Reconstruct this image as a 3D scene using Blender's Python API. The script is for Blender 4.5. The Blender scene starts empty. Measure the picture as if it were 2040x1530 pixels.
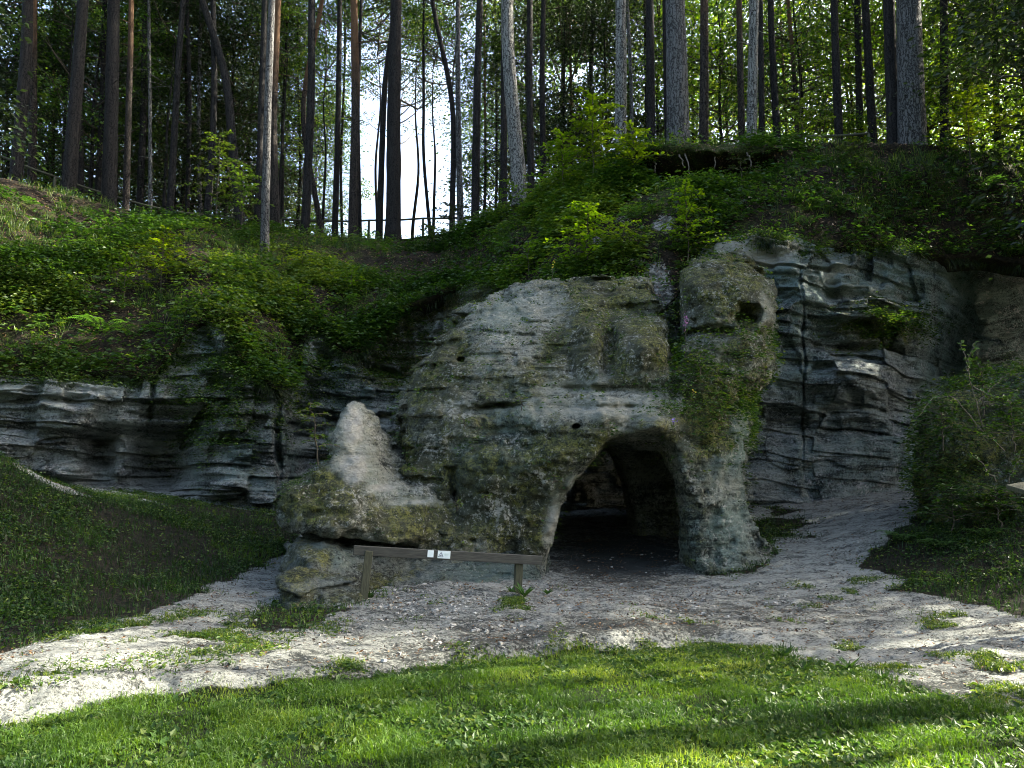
import bpy, math
import numpy as np
from math import radians as R

# ------------------------------------------------------------------ camera, sky, sun, exposure
F = 1560.0; CAMZ = 1.6; TH = R(7.1)
CT, ST = math.cos(TH), math.sin(TH)
sc = bpy.context.scene
C = sc.collection
cam = bpy.data.cameras.new("camera"); cam_o = bpy.data.objects.new("camera", cam); C.objects.link(cam_o)
cam.sensor_width = 36; cam.lens = F / 2040 * 36; cam.clip_end = 3000; cam.clip_start = 0.05
cam_o.location = (0, 0, CAMZ); cam_o.rotation_euler = (R(90) + TH, 0, 0)
sc.camera = cam_o
SUN_AZ, SUN_EL = R(74), R(35)
w = bpy.data.worlds.new("World"); sc.world = w; w.use_nodes = True
wn = w.node_tree.nodes; wl = w.node_tree.links
sky = wn.new('ShaderNodeTexSky'); sky.sky_type = 'NISHITA'; sky.sun_disc = False
sky.sun_elevation = SUN_EL; sky.sun_rotation = SUN_AZ; sky.dust_density = 5.0; sky.air_density = 1.0; sky.ozone_density = 0.2
wl.new(sky.outputs[0], wn['Background'].inputs[0]); wn['Background'].inputs[1].default_value = 0.105
sun = bpy.data.lights.new("sun", 'SUN'); sun_o = bpy.data.objects.new("sun", sun); C.objects.link(sun_o)
sun.energy = 5.0; sun.angle = R(0.5); sun.color = (1.0, 0.93, 0.78)
sun_o.rotation_euler = (R(90) - SUN_EL, 0, math.pi - SUN_AZ)
SD = np.array([math.cos(SUN_EL) * math.sin(SUN_AZ), math.cos(SUN_EL) * math.cos(SUN_AZ), math.sin(SUN_EL)])
from mathutils import Vector
sun_o.rotation_euler = Vector(SD).to_track_quat('Z', 'Y').to_euler()
sun_o.location = (30, 0, 40)
sc.view_settings.view_transform = 'Standard'; sc.view_settings.look = 'None'
sc.view_settings.gamma = 1; sc.view_settings.exposure = 2.95
sc.cycles.use_denoising = True; sc.cycles.filter_width = 1.0; sc.cycles.max_bounces = 6; sc.cycles.diffuse_bounces = 3; sc.cycles.transmission_bounces = 3
sc.cycles.transparent_max_bounces = 4; sc.cycles.glossy_bounces = 2

rs = np.random.RandomState(7)

# ------------------------------------------------------------------ projection helpers (pixel of the photo + real depth -> point)
def P(u, v, Y):
    u = np.asarray(u, float); v = np.asarray(v, float); Y = np.asarray(Y, float)
    a = (u - 1020) / F; b = (765 - v) / F
    t = Y / (CT - b * ST)
    return np.stack(np.broadcast_arrays(a * t, Y, CAMZ + (ST + b * CT) * t), -1)
def UV(p):
    p = np.asarray(p, float); x, y, z = p[..., 0], p[..., 1], p[..., 2] - CAMZ
    d = y * CT + z * ST; up = z * CT - y * ST
    return 1020 + F * x / d, 765 - F * up / d

# ------------------------------------------------------------------ noise
def _hash(i, j, k, s):
    h = (i.astype(np.int64) * 374761393 + j.astype(np.int64) * 668265263 + k.astype(np.int64) * 2147483647 + s * 974711) & 0xffffffff
    h = ((h ^ (h >> 13)) * 1274126177) & 0xffffffff
    h = h ^ (h >> 16)
    return (h & 0xffff) / 32767.5 - 1
def vn(x, y, z, s=0):
    x, y, z = np.broadcast_arrays(np.asarray(x, float), np.asarray(y, float), np.asarray(z, float))
    i, j, k = np.floor(x), np.floor(y), np.floor(z)
    fx, fy, fz = x - i, y - j, z - k
    fx = fx * fx * (3 - 2 * fx); fy = fy * fy * (3 - 2 * fy); fz = fz * fz * (3 - 2 * fz)
    def c(a, b, d): return _hash(i + a, j + b, k + d, s)
    x00 = c(0, 0, 0) * (1 - fx) + c(1, 0, 0) * fx; x10 = c(0, 1, 0) * (1 - fx) + c(1, 1, 0) * fx
    x01 = c(0, 0, 1) * (1 - fx) + c(1, 0, 1) * fx; x11 = c(0, 1, 1) * (1 - fx) + c(1, 1, 1) * fx
    return (x00 * (1 - fy) + x10 * fy) * (1 - fz) + (x01 * (1 - fy) + x11 * fy) * fz
def fbm(x, y, z, o=4, s=0):
    r = 0; a = 1; t = 0
    for q in range(o):
        r = r + a * vn(x * 2 ** q, y * 2 ** q, z * 2 ** q, s + q); t += a; a *= .5
    return r / t
def sstep(a, b, x):
    t = np.clip((x - a) / (b - a), 0, 1); return t * t * (3 - 2 * t)
def sd_poly(u, v, poly):
    p = np.array(poly, float); d = np.full(np.shape(u), 1e18); ins = np.zeros(np.shape(u), bool)
    n = len(p)
    for i in range(n):
        ax, ay = p[i]; bx, by = p[(i + 1) % n]
        ex, ey = bx - ax, by - ay
        wx, wy = u - ax, v - ay
        t = np.clip((wx * ex + wy * ey) / (ex * ex + ey * ey), 0, 1)
        d = np.minimum(d, (wx - t * ex) ** 2 + (wy - t * ey) ** 2)
        c = (ay > v) != (by > v)
        if by != ay:
            ins ^= c & (u < (bx - ax) * (v - ay) / (by - ay) + ax)
    d = np.sqrt(d)
    return np.where(ins, -d, d)
def rbf(pts, val, smooth=1e-3):
    pts = np.array(pts, float); val = np.array(val, float); n, m = pts.shape
    sc_ = pts.std(0).mean(); mu = pts.mean(0); q = (pts - mu) / sc_
    r = np.sqrt(((q[:, None] - q[None]) ** 2).sum(-1))
    A = np.zeros((n + m + 1, n + m + 1)); A[:n, :n] = -r - smooth * np.eye(n) * 0; A[:n, :n] += np.eye(n) * smooth
    A[:n, n] = 1; A[n, :n] = 1; A[:n, n + 1:] = q; A[n + 1:, :n] = q.T
    wgt = np.linalg.solve(A, np.concatenate([val, np.zeros(m + 1)]))
    def f(*x):
        s = np.broadcast_arrays(*x); out = np.full(s[0].shape, wgt[n])
        xs = [(s[k] - mu[k]) / sc_ for k in range(m)]
        for k in range(m): out = out + wgt[n + 1 + k] * xs[k]
        for i in range(n):
            out -= wgt[i] * np.sqrt(sum((xs[k] - q[i, k]) ** 2 for k in range(m)) + 4e-4)
        return out
    return f
def blobs(u, v, lst):
    o = np.zeros(np.shape(u))
    for cu, cv, su, sv, a in lst:
        o = np.maximum(o, a * np.exp(-(((u - cu) / su) ** 2 + ((v - cv) / sv) ** 2)))
    return o

# ------------------------------------------------------------------ mesh / object helpers
def tag(o, label=None, cat=None, group=None, kind=None):
    if label: o['label'] = label
    if cat: o['category'] = cat
    if group: o['group'] = group
    if kind: o['kind'] = kind
    return o
def mesh_np(name, V, faces, mat, smooth=True, attrs=None, cols=None):
    """faces: (n,3) or (n,4) array or list of such"""
    if not isinstance(faces, list): faces = [faces]
    me = bpy.data.meshes.new(name)
    V = np.asarray(V, np.float32); me.vertices.add(len(V)); me.vertices.foreach_set('co', V.ravel())
    nl = sum(f.size for f in faces); nf = sum(len(f) for f in faces)
    me.loops.add(nl); me.loops.foreach_set('vertex_index', np.concatenate([f.ravel() for f in faces]).astype(np.int32))
    me.polygons.add(nf)
    tot = np.concatenate([np.full(len(f), f.shape[1]) for f in faces])
    st = np.concatenate([[0], np.cumsum(tot)[:-1]]).astype(np.int32)
    me.polygons.foreach_set('loop_start', st)
    me.polygons.foreach_set('use_smooth', np.full(nf, smooth))
    me.update(calc_edges=True)
    for k, a in (attrs or {}).items():
        at = me.attributes.new(k, 'FLOAT', 'POINT'); at.data.foreach_set('value', np.asarray(a, np.float32).ravel())
    for k, a in (cols or {}).items():
        at = me.attributes.new(k, 'FLOAT_COLOR', 'POINT'); at.data.foreach_set('color', np.asarray(a, np.float32).ravel())
    if mat: me.materials.append(mat)
    return me
def obj(name, me, parent=None, loc=None):
    o = bpy.data.objects.new(name, me); C.objects.link(o)
    if parent: o.parent = parent
    if loc is not None: o.location = loc
    return o
def empty(name, loc=(0, 0, 0), rz=0.0, s=1.0):
    o = bpy.data.objects.new(name, None); C.objects.link(o); o.location = loc
    o.rotation_euler = (0, 0, rz); o.scale = (s, s, s); o.empty_display_size = .2
    return o
def rec(V, origin): return np.asarray(V) - np.asarray(origin)
def copy_tree(o, parent=None):
    c = o.copy(); C.objects.link(c); c.parent = parent
    for ch in list(o.children): copy_tree(ch, c)
    return c

# ------------------------------------------------------------------ materials
def newmat(name):
    m = bpy.data.materials.new(name); m.use_nodes = True
    nt = m.node_tree; nt.nodes.clear()
    out = nt.nodes.new('ShaderNodeOutputMaterial')
    return m, nt, out
class N:
    def __init__(s, nt): s.nt = nt
    def n(s, t, **k):
        x = s.nt.nodes.new(t)
        for a, b in k.items(): setattr(x, a, b)
        return x
    def l(s, a, b): s.nt.links.new(a, b)
    def noise(s, vec, scale, detail=4, rough=.6, dist=0):
        x = s.n('ShaderNodeTexNoise'); x.inputs['Scale'].default_value = scale; x.inputs['Detail'].default_value = detail
        x.inputs['Roughness'].default_value = rough; x.inputs['Distortion'].default_value = dist
        if vec is not None: s.l(vec, x.inputs['Vector'])
        return x.outputs['Fac']
    def mapv(s, vec, sx, sy, sz):
        m = s.n('ShaderNodeMapping'); m.inputs['Scale'].default_value = (sx, sy, sz); s.l(vec, m.inputs['Vector']); return m.outputs[0]
    def math(s, op, a, b=None, clamp=False):
        x = s.n('ShaderNodeMath', operation=op); x.use_clamp = clamp
        for i, q in enumerate((a, b)):
            if q is None: continue
            if isinstance(q, (int, float)): x.inputs[i].default_value = q
            else: s.l(q, x.inputs[i])
        return x.outputs[0]
    def ramp(s, f, lo, hi):
        x = s.n('ShaderNodeMapRange'); x.inputs[1].default_value = lo; x.inputs[2].default_value = hi
        x.interpolation_type = 'SMOOTHSTEP'
        s.l(f, x.inputs[0]); return x.outputs[0]
    def mix(s, f, a, b):
        x = s.n('ShaderNodeMix', data_type='RGBA')
        for sock, q in ((x.inputs[0], f), (x.inputs[6], a), (x.inputs[7], b)):
            if isinstance(q, (int, float)): sock.default_value = q
            elif isinstance(q, tuple): sock.default_value = (*q, 1)
            else: s.l(q, sock)
        return x.outputs[2]
    def attr(s, name, out='Fac'):
        x = s.n('ShaderNodeAttribute', attribute_name=name); return x.outputs[out]
    def bump(s, h, strength, dist, normal=None):
        x = s.n('ShaderNodeBump'); x.inputs['Strength'].default_value = strength; x.inputs['Distance'].default_value = dist
        s.l(h, x.inputs['Height'])
        if normal is not None: s.l(normal, x.inputs['Normal'])
        return x.outputs[0]

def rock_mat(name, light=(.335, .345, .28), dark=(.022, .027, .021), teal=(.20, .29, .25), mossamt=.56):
    m, nt, out = newmat(name); g = N(nt)
    tc = g.n('ShaderNodeTexCoord').outputs['Object']
    geo = g.n('ShaderNodeNewGeometry')
    sep = g.n('ShaderNodeSeparateXYZ'); g.l(geo.outputs['Normal'], sep.inputs[0])
    sepc = g.n('ShaderNodeSeparateColor'); g.l(g.attr('mask', 'Color'), sepc.inputs[0])
    moss_m, pale_m, teal_m = sepc.outputs[0], sepc.outputs[1], sepc.outputs[2]
    big = g.noise(tc, 1.1, 5, .65, .4)
    strat = g.noise(g.mapv(tc, .7, .7, 9), 1.0, 5, .7, .5)
    fine = g.noise(tc, 17, 6, .75)
    mott = g.noise(tc, 38, 4, .8)
    f = g.math('ADD', g.math('MULTIPLY', big, .7), g.math('MULTIPLY', strat, .75))
    f = g.math('ADD', f, g.math('MULTIPLY', fine, 1.0))
    f = g.math('ADD', f, g.math('MULTIPLY', mott, .7))
    f = g.math('ADD', f, g.math('MULTIPLY', pale_m, .35))
    f = g.ramp(f, 1.38, 1.72)
    col = g.mix(f, dark, light)
    tf = g.math('MULTIPLY', g.ramp(g.math('ADD', g.noise(tc, .8, 4), g.math('MULTIPLY', teal_m, .35)), .48, .8), .75)
    tcol = g.mix(f, (.018, .03, .028), teal)
    col = g.mix(tf, col, tcol)
    # moss: where the mask says and on up-facing faces
    mm = g.math('ADD', g.math('MULTIPLY', moss_m, .55), g.math('MULTIPLY', sep.outputs[2], .10))
    mm = g.math('ADD', mm, g.math('MULTIPLY', g.math('SUBTRACT', g.noise(tc, 3.0, 6, .75), .5), 1.6))
    mm = g.math('SUBTRACT', mm, g.math('MULTIPLY', pale_m, .5))
    mf = g.math('MULTIPLY', g.ramp(g.math('ADD', mm, g.math('MULTIPLY', g.math('SUBTRACT', fine, .5), .8)), .56 - mossamt, .95 - mossamt), .85)
    mc = g.mix(g.ramp(g.math('ADD', g.noise(tc, 9, 5, .7), g.math('MULTIPLY', g.math('SUBTRACT', mott, .5), 1.0)), .4, .62), (.018, .026, .008), (.21, .215, .04))
    mc = g.mix(g.ramp(g.noise(tc, 1.6, 5, .7), .42, .62), mc, g.mix(mott, (.02, .024, .012), (.085, .085, .04)))
    col = g.mix(mf, col, mc)
    palec = g.mix(g.noise(tc, 14, 5), (.30, .30, .25), (.60, .58, .50))
    col = g.mix(g.ramp(g.math('ADD', pale_m, g.math('MULTIPLY', g.math('SUBTRACT', fine, .5), .8)), .45, .85), col, palec)
    pit = g.ramp(g.noise(tc, 9, 6, .8, .8), .55, .63)
    col = g.mix(g.math('MULTIPLY', pit, g.math('SUBTRACT', .7, g.math('MULTIPLY', pale_m, .6, True))), col, (.010, .012, .010))
    fl = g.ramp(g.math('ADD', g.noise(tc, 16, 6, .8), g.math('MULTIPLY', g.math('SUBTRACT', g.noise(tc, 1.7, 3), .5), .4)), .565, .61)
    col = g.mix(g.math('MULTIPLY', fl, .8), col, tuple(min(.5, q * 1.55) for q in light))
    b = g.n('ShaderNodeBsdfPrincipled'); b.inputs['Roughness'].default_value = .9
    b.inputs['Specular IOR Level'].default_value = .25
    g.l(col, b.inputs['Base Color'])
    h1 = g.math('ADD', g.noise(g.mapv(tc, 1, 1, 3.2), 5, 7, .72, .6), g.math('MULTIPLY', strat, .5))
    n1 = g.bump(h1, 1.0, .25)
    n2 = g.bump(g.math('ADD', fine, g.math('MULTIPLY', mott, .6)), 1.0, .07, n1)
    g.l(n2, b.inputs['Normal'])
    g.l(b.outputs[0], out.inputs[0])
    return m

def ground_mat(name):
    m, nt, out = newmat(name); g = N(nt)
    tc = g.n('ShaderNodeTexCoord').outputs['Object']
    sepc = g.n('ShaderNodeSeparateColor'); g.l(g.attr('mask', 'Color'), sepc.inputs[0])
    veg, litter, lawn = sepc.outputs[0], sepc.outputs[1], sepc.outputs[2]  # litter also carries the shade painted on the arch floor
    st = g.noise(g.mapv(tc, 1, 2.2, 2), 2.2, 6, .7, .8)
    fi = g.noise(g.mapv(tc, 1, 1.5, 1), 22, 6, .75, .5)
    mi = g.noise(g.mapv(tc, 1, 1.6, 1), 45, 4, .8, .4)
    f = g.math('ADD', g.math('ADD', g.math('MULTIPLY', st, .9), fi), g.math('MULTIPLY', mi, .8))
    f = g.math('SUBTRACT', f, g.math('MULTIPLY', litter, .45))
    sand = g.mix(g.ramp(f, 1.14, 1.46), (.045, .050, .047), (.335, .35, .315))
    soil = g.mix(g.ramp(g.noise(tc, 12, 6, .7), .35, .7), (.008, .009, .006), (.035, .03, .018))
    green = g.mix(g.ramp(g.noise(tc, 30, 5, .7), .35, .7), (.008, .014, .005), (.03, .05, .012))
    vf = g.ramp(g.math('ADD', veg, g.math('MULTIPLY', g.math('SUBTRACT', fi, .5), .9)), .4, .6)
    lf = g.ramp(g.math('ADD', lawn, g.math('MULTIPLY', g.math('SUBTRACT', fi, .5), .9)), .4, .6)
    col = g.mix(vf, sand, soil); col = g.mix(lf, col, green)
    b = g.n('ShaderNodeBsdfPrincipled'); b.inputs['Roughness'].default_value = .95
    b.inputs['Specular IOR Level'].default_value = .15
    g.l(col, b.inputs['Base Color'])
    n1 = g.bump(st, .7, .12); n2 = g.bump(g.math('ADD', fi, g.math('MULTIPLY', mi, .5)), 1.0, .05, n1)
    g.l(n2, b.inputs['Normal']); g.l(b.outputs[0], out.inputs[0])
    return m

def soil_mat(name):
    """hillside: dark needle soil, moss, and bare sandstone where mask.g says"""
    m, nt, out = newmat(name); g = N(nt)
    tc = g.n('ShaderNodeTexCoord').outputs['Object']
    sepc = g.n('ShaderNodeSeparateColor'); g.l(g.attr('mask', 'Color'), sepc.inputs[0])
    fi = g.noise(tc, 14, 6, .75)
    col = g.mix(g.ramp(fi, .35, .7), (.006, .006, .004), (.04, .03, .02))
    mo = g.mix(g.ramp(g.noise(tc, 25, 4), .35, .65), (.012, .018, .005), (.06, .075, .018))
    col = g.mix(g.ramp(g.math('ADD', g.noise(tc, 1.3, 6, .7), g.math('MULTIPLY', sepc.outputs[0], .3)), .5, .66), col, mo)
    rk = g.mix(g.ramp(g.math('ADD', fi, g.noise(g.mapv(tc, 1, 1, 4), 3, 5)), .85, 1.2), (.08, .08, .07), (.42, .40, .36))
    col = g.mix(g.ramp(g.math('ADD', sepc.outputs[1], g.math('MULTIPLY', g.math('SUBTRACT', fi, .5), .9)), .4, .6), col, rk)
    b = g.n('ShaderNodeBsdfPrincipled'); b.inputs['Roughness'].default_value = .95; b.inputs['Specular IOR Level'].default_value = .15
    g.l(col, b.inputs['Base Color'])
    n1 = g.bump(g.noise(tc, 4, 6, .7), .8, .15); g.l(g.bump(fi, .9, .05, n1), b.inputs['Normal'])
    g.l(b.outputs[0], out.inputs[0]); return m

def leaf_mat(name, c0, c1, c2, trans=.45, gloss=.35):
    m, nt, out = newmat(name); g = N(nt)
    t = g.attr('tint')
    cr = g.n('ShaderNodeValToRGB'); e = cr.color_ramp.elements
    e[0].color = (*c0, 1); e[1].color = (*c2, 1); x = e.new(.55); x.color = (*c1, 1)
    g.l(t, cr.inputs[0])
    oi = g.n('ShaderNodeObjectInfo')
    hv = g.n('ShaderNodeHueSaturation'); g.l(cr.outputs[0], hv.inputs['Color'])
    g.l(g.math('ADD', g.math('MULTIPLY', oi.outputs['Random'], .5), .75), hv.inputs['Value'])
    b = g.n('ShaderNodeBsdfPrincipled'); b.inputs['Roughness'].default_value = .42; b.inputs['Specular IOR Level'].default_value = gloss
    g.l(hv.outputs[0], b.inputs['Base Color'])
    tr = g.n('ShaderNodeBsdfTranslucent')
    hs = g.n('ShaderNodeHueSaturation'); hs.inputs['Hue'].default_value = .485; hs.inputs['Saturation'].default_value = 1.15; hs.inputs['Value'].default_value = 1.7
    g.l(hv.outputs[0], hs.inputs['Color']); g.l(hs.outputs[0], tr.inputs['Color'])
    mx = g.n('ShaderNodeMixShader'); mx.inputs[0].default_value = trans
    g.l(b.outputs[0], mx.inputs[1]); g.l(tr.outputs[0], mx.inputs[2]); g.l(mx.outputs[0], out.inputs[0])
    return m

def bark_mat(name, a, b_, c=None, zc=8.0):
    """a crevice, b plate; c: the orange upper bark of Scots pine above zc metres (object space)"""
    m, nt, out = newmat(name); g = N(nt)
    tc = g.n('ShaderNodeTexCoord').outputs['Object']
    v = g.n('ShaderNodeTexVoronoi', feature='DISTANCE_TO_EDGE'); v.inputs['Scale'].default_value = 11
    nz = g.n('ShaderNodeTexNoise'); nz.inputs['Scale'].default_value = 6; g.l(tc, nz.inputs['Vector'])
    mv = g.n('ShaderNodeVectorMath', operation='MULTIPLY_ADD'); g.l(nz.outputs['Color'], mv.inputs[0]); mv.inputs[1].default_value = (.12, .12, .5)
    g.l(g.mapv(tc, 1, 1, .28), mv.inputs[2]); g.l(mv.outputs[0], v.inputs['Vector'])
    e = g.ramp(v.outputs['Distance'], .0, .16)
    fi = g.noise(g.mapv(tc, 1, 1, .4), 30, 5, .7)
    f = g.math('MULTIPLY', e, g.math('ADD', g.math('MULTIPLY', fi, .9), .4), True)
    col = g.mix(f, a, b_)
    if c:
        s = g.n('ShaderNodeSeparateXYZ'); g.l(tc, s.inputs[0])
        zz = g.math('ADD', s.outputs[2], g.math('MULTIPLY', g.noise(tc, 1.5, 3), 5))
        col = g.mix(g.ramp(zz, zc, zc + 4), col, g.mix(fi, tuple(q * .5 for q in c), c))
    p = g.n('ShaderNodeBsdfPrincipled'); p.inputs['Roughness'].default_value = .9; p.inputs['Specular IOR Level'].default_value = .2
    g.l(col, p.inputs['Base Color']); g.l(g.bump(g.math('ADD', e, g.math('MULTIPLY', fi, .4)), 1, .03), p.inputs['Normal'])
    g.l(p.outputs[0], out.inputs[0]); return m

def simple_mat(name, c0, c1, scale=20, rough=.8, stretch=(1, 1, 1), bump=.01):
    m, nt, out = newmat(name); g = N(nt)
    tc = g.n('ShaderNodeTexCoord').outputs['Object']
    f = g.noise(g.mapv(tc, *stretch), scale, 5, .7)
    p = g.n('ShaderNodeBsdfPrincipled'); p.inputs['Roughness'].default_value = rough; p.inputs['Specular IOR Level'].default_value = .3
    g.l(g.mix(g.ramp(f, .3, .7), c0, c1), p.inputs['Base Color'])
    if bump: g.l(g.bump(f, .8, bump), p.inputs['Normal'])
    g.l(p.outputs[0], out.inputs[0]); return m

M_rock = rock_mat('mossy sandstone')
M_cliff = rock_mat('cliff sandstone', light=(.36, .395, .36), dark=(.036, .044, .041), teal=(.16, .25, .23), mossamt=.32)
M_ground = ground_mat('sandy ground')
M_soil = soil_mat('hillside soil')
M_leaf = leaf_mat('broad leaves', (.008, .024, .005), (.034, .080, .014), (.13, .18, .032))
M_leafbright = leaf_mat('leaves painted sunlit', (.03, .07, .012), (.07, .14, .02), (.16, .22, .03), .6)  # sunlight put into the colour: brighter copy of the broad leaves
M_leafdark = leaf_mat('leaves painted shaded', (.008, .016, .006), (.018, .034, .010), (.045, .07, .018), .35)  # shade put into the colour: darker copy of the broad leaves
M_fern = leaf_mat('fern leaves', (.02, .05, .012), (.045, .11, .022), (.09, .16, .03))
M_grass = leaf_mat('grass', (.014, .038, .007), (.062, .125, .018), (.21, .26, .05), .4, .35)
M_weed = leaf_mat('lawn weeds', (.02, .05, .012), (.05, .105, .024), (.10, .14, .035), .35, .12)
M_needle = leaf_mat('pine needles', (.012, .022, .010), (.025, .04, .016), (.05, .065, .02), .2)
M_shaderock = rock_mat('shade-dark sandstone', light=(.17, .19, .165), dark=(.014, .018, .015), teal=(.10, .16, .14), mossamt=.5)  # darker stone with the shade below the ledge put into its colour
M_litter = leaf_mat('dry litter', (.02, .013, .008), (.07, .045, .025), (.22, .13, .06), .1, .2)
M_bark_dark = bark_mat('dark pine bark', (.006, .006, .006), (.026, .024, .022))
M_bark_pine = bark_mat('red pine bark', (.008, .007, .006), (.045, .037, .030), (.15, .085, .045), 8)
M_bark_pale = bark_mat('pale grey pine bark', (.03, .03, .028), (.22, .22, .20))
M_bark_grey = bark_mat('grey pine bark', (.02, .02, .02), (.12, .12, .115))
M_twig = simple_mat('twigs', (.03, .025, .018), (.09, .075, .05))
M_wood = simple_mat('weathered wood', (.035, .038, .022), (.085, .085, .055), 9, .85, (14, 14, .8), .004)
M_beam = simple_mat('weathered beam', (.028, .028, .024), (.075, .075, .062), 9, .85, (.8, 14, 14), .004)
M_paper = simple_mat('notice paper', (.62, .70, .70), (.72, .79, .78), 30, .5, bump=0)
M_ink = simple_mat('notice ink', (.03, .05, .10), (.04, .06, .12), 30, .5, bump=0)
M_inkpale = simple_mat('faded ink', (.30, .42, .38), (.36, .48, .44), 30, .5, bump=0)
M_root = simple_mat('bare roots', (.06, .05, .04), (.20, .17, .13), 25)
M_pink = simple_mat('pink petals', (.35, .10, .30), (.50, .2, .45), 30, bump=0)
M_violet = simple_mat('violet petals', (.15, .10, .40), (.25, .18, .55), 30, bump=0)
M_yellow = simple_mat('yellow petals', (.55, .40, .03), (.7, .5, .06), 30, bump=0)

# ------------------------------------------------------------------ geometry generators
def tube(pts, rad, sides=8, cap=True, bark=0.0, seed=0, flare=0):
    pts = np.asarray(pts, float); n = len(pts); rad = np.broadcast_to(rad, n).astype(float)
    t = np.gradient(pts, axis=0); t /= np.linalg.norm(t, axis=1, keepdims=True) + 1e-9
    ref = np.array([0, 1, 0.]) if abs(t[:, 1]).mean() < .8 else np.array([1., 0, 0])
    s = np.cross(t, ref); s /= np.linalg.norm(s, axis=1, keepdims=True) + 1e-9
    q = np.cross(s, t)
    a = np.arange(sides) * 2 * math.pi / sides
    rr = rad[:, None] * np.ones(sides)
    if bark:
        rr = rr * (1 + bark * vn(np.cos(a)[None] * 3.1 * 2, np.sin(a)[None] * 3.1 * 2, pts[:, 2:3] * 3, seed) + bark * 1.2 * vn(np.cos(a)[None] * 1.1, np.sin(a)[None] * 1.1, pts[:, 2:3] * .5, seed + 1))
        h = pts[:, 2:3] - pts[0, 2]
        if flare: rr = rr * (1 + flare * np.exp(-h / .45) * (.65 + .5 * np.cos(a[None] * 4 + seed)))
    V = pts[:, None] + rr[..., None] * (np.cos(a)[None, :, None] * s[:, None] + np.sin(a)[None, :, None] * q[:, None])
    V = V.reshape(-1, 3)
    i = np.arange(n - 1)[:, None] * sides; j = np.arange(sides)[None]; jn = (j + 1) % sides
    Fq = np.stack([i + j, i + jn, i + sides + jn, i + sides + j], -1).reshape(-1, 4)
    if cap:
        V = np.vstack([V, pts[:1], pts[-1:]]); m = n * sides; j = np.arange(sides); jn = (j + 1) % sides
        T = np.vstack([np.stack([jn, j, np.full(sides, m)], -1), np.stack([j + (n - 1) * sides, jn + (n - 1) * sides, np.full(sides, m + 1)], -1)])
        return V, [Fq, T]
    return V, [Fq]
def join(parts):
    """list of (V, [faces...]) -> one (V, [quads, tris])"""
    Vs, Q, T, o = [], [], [], 0
    for V, fs in parts:
        for f in (fs if isinstance(fs, list) else [fs]):
            (Q if f.shape[1] == 4 else T).append(f + o)
        Vs.append(V); o += len(V)
    out = []
    if Q: out.append(np.vstack(Q))
    if T: out.append(np.vstack(T))
    return np.vstack(Vs), out
def nrm(a): return a / (np.linalg.norm(a, axis=-1, keepdims=True) + 1e-9)
def leaves(c, d, up, L, W, fold=.15, tint=None, rsx=rs):
    """one folded rhombic quad per leaf; c base points, d tip directions, up leaf normals"""
    n = len(c); d = nrm(d); s = nrm(np.cross(d, up)); up = nrm(np.cross(s, d))
    L = np.broadcast_to(L, n)[:, None]; W = np.broadcast_to(W, n)[:, None]
    V = np.stack([c, c + d * L * .42 + s * W * .5 + up * W * fold, c + d * L, c + d * L * .42 - s * W * .5 + up * W * fold], 1).reshape(-1, 3)
    Fq = np.arange(4 * n).reshape(-1, 4)
    t = rsx.rand(n) if tint is None else tint
    return V, Fq, np.repeat(t, 4)
def rdir(n, rsx=rs):
    v = rsx.randn(n, 3); return nrm(v)
def box(cx, cy, cz, sx, sy, sz, bev=.0):
    V = np.array([[x, y, z] for x in (-1, 1) for y in (-1, 1) for z in (-1, 1)], float) * [sx / 2, sy / 2, sz / 2] + [cx, cy, cz]
    return V, np.array([[0, 1, 3, 2], [4, 6, 7, 5], [0, 4, 5, 1], [2, 3, 7, 6], [0, 2, 6, 4], [1, 5, 7, 3]])

# ------------------------------------------------------------------ ground
G = []   # (X, Y, z)
def gp(u, v, Y): G.append(tuple(P(u, v, Y)))
for x in (-14, -7, -3, 0, 3, 7, 14):
    for y in (0, 3, 5): G.append((x, y, .012 * x))
G += [(-8, 7.2, -.10), (0, 7, 0), (5, 7.4, .08), (12, 8, .3)]
for a in [(0, 1350, 6.4), (300, 1280, 7.9), (560, 1125, 13.8), (420, 1180, 11.2), (730, 1205, 10.0), (1035, 1187, 10.6),
          (1240, 1165, 12.0), (1100, 1100, 14), (1200, 1020, 18), (900, 1163, 11.2), (1400, 1152, 12.2), (1540, 1100, 13.2),
          (1700, 1150, 11.7), (1600, 1050, 15.5), (1800, 980, 19), (1840, 962, 20), (1500, 1010, 18.2), (1780, 1140, 11.6),
          (1900, 1060, 12.3), (2040, 1040, 12), (2040, 1190, 9.6), (1950, 1230, 8.9), (2300, 1000, 12), (1750, 1250, 8.7), (1300, 1240, 9.0), (900, 1260, 8.4),
          (0, 1300, 7.6), (250, 1235, 9.2), (450, 1160, 11.8), (0, 1100, 10.5), (0, 905, 14), (100, 985, 15.2), (250, 992, 15.8), (200, 978, 16.6), (400, 1012, 16.4),
          (300, 1100, 12.5), (560, 1022, 17.6), (-350, 900, 11), (-500, 880, 15), (100, 965, 17.4), (700, 1030, 20.5), (640, 1232, 9.6), (540, 1225, 9.7)]: gp(*a)
G = np.array(G); zf = rbf(G[:, :2], G[:, 2])
bank = np.array([P(u, v, CAMZ * F / (v - 959)) for u, v in [(-200, 1420), (0, 1398), (300, 1365), (600, 1345), (700, 1332), (900, 1302), (1100, 1288), (1270, 1275), (1400, 1264), (1620, 1262), (1800, 1262), (2000, 1290)]])
def bank_y(X): return np.interp(X, bank[:, 0], bank[:, 1])
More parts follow.
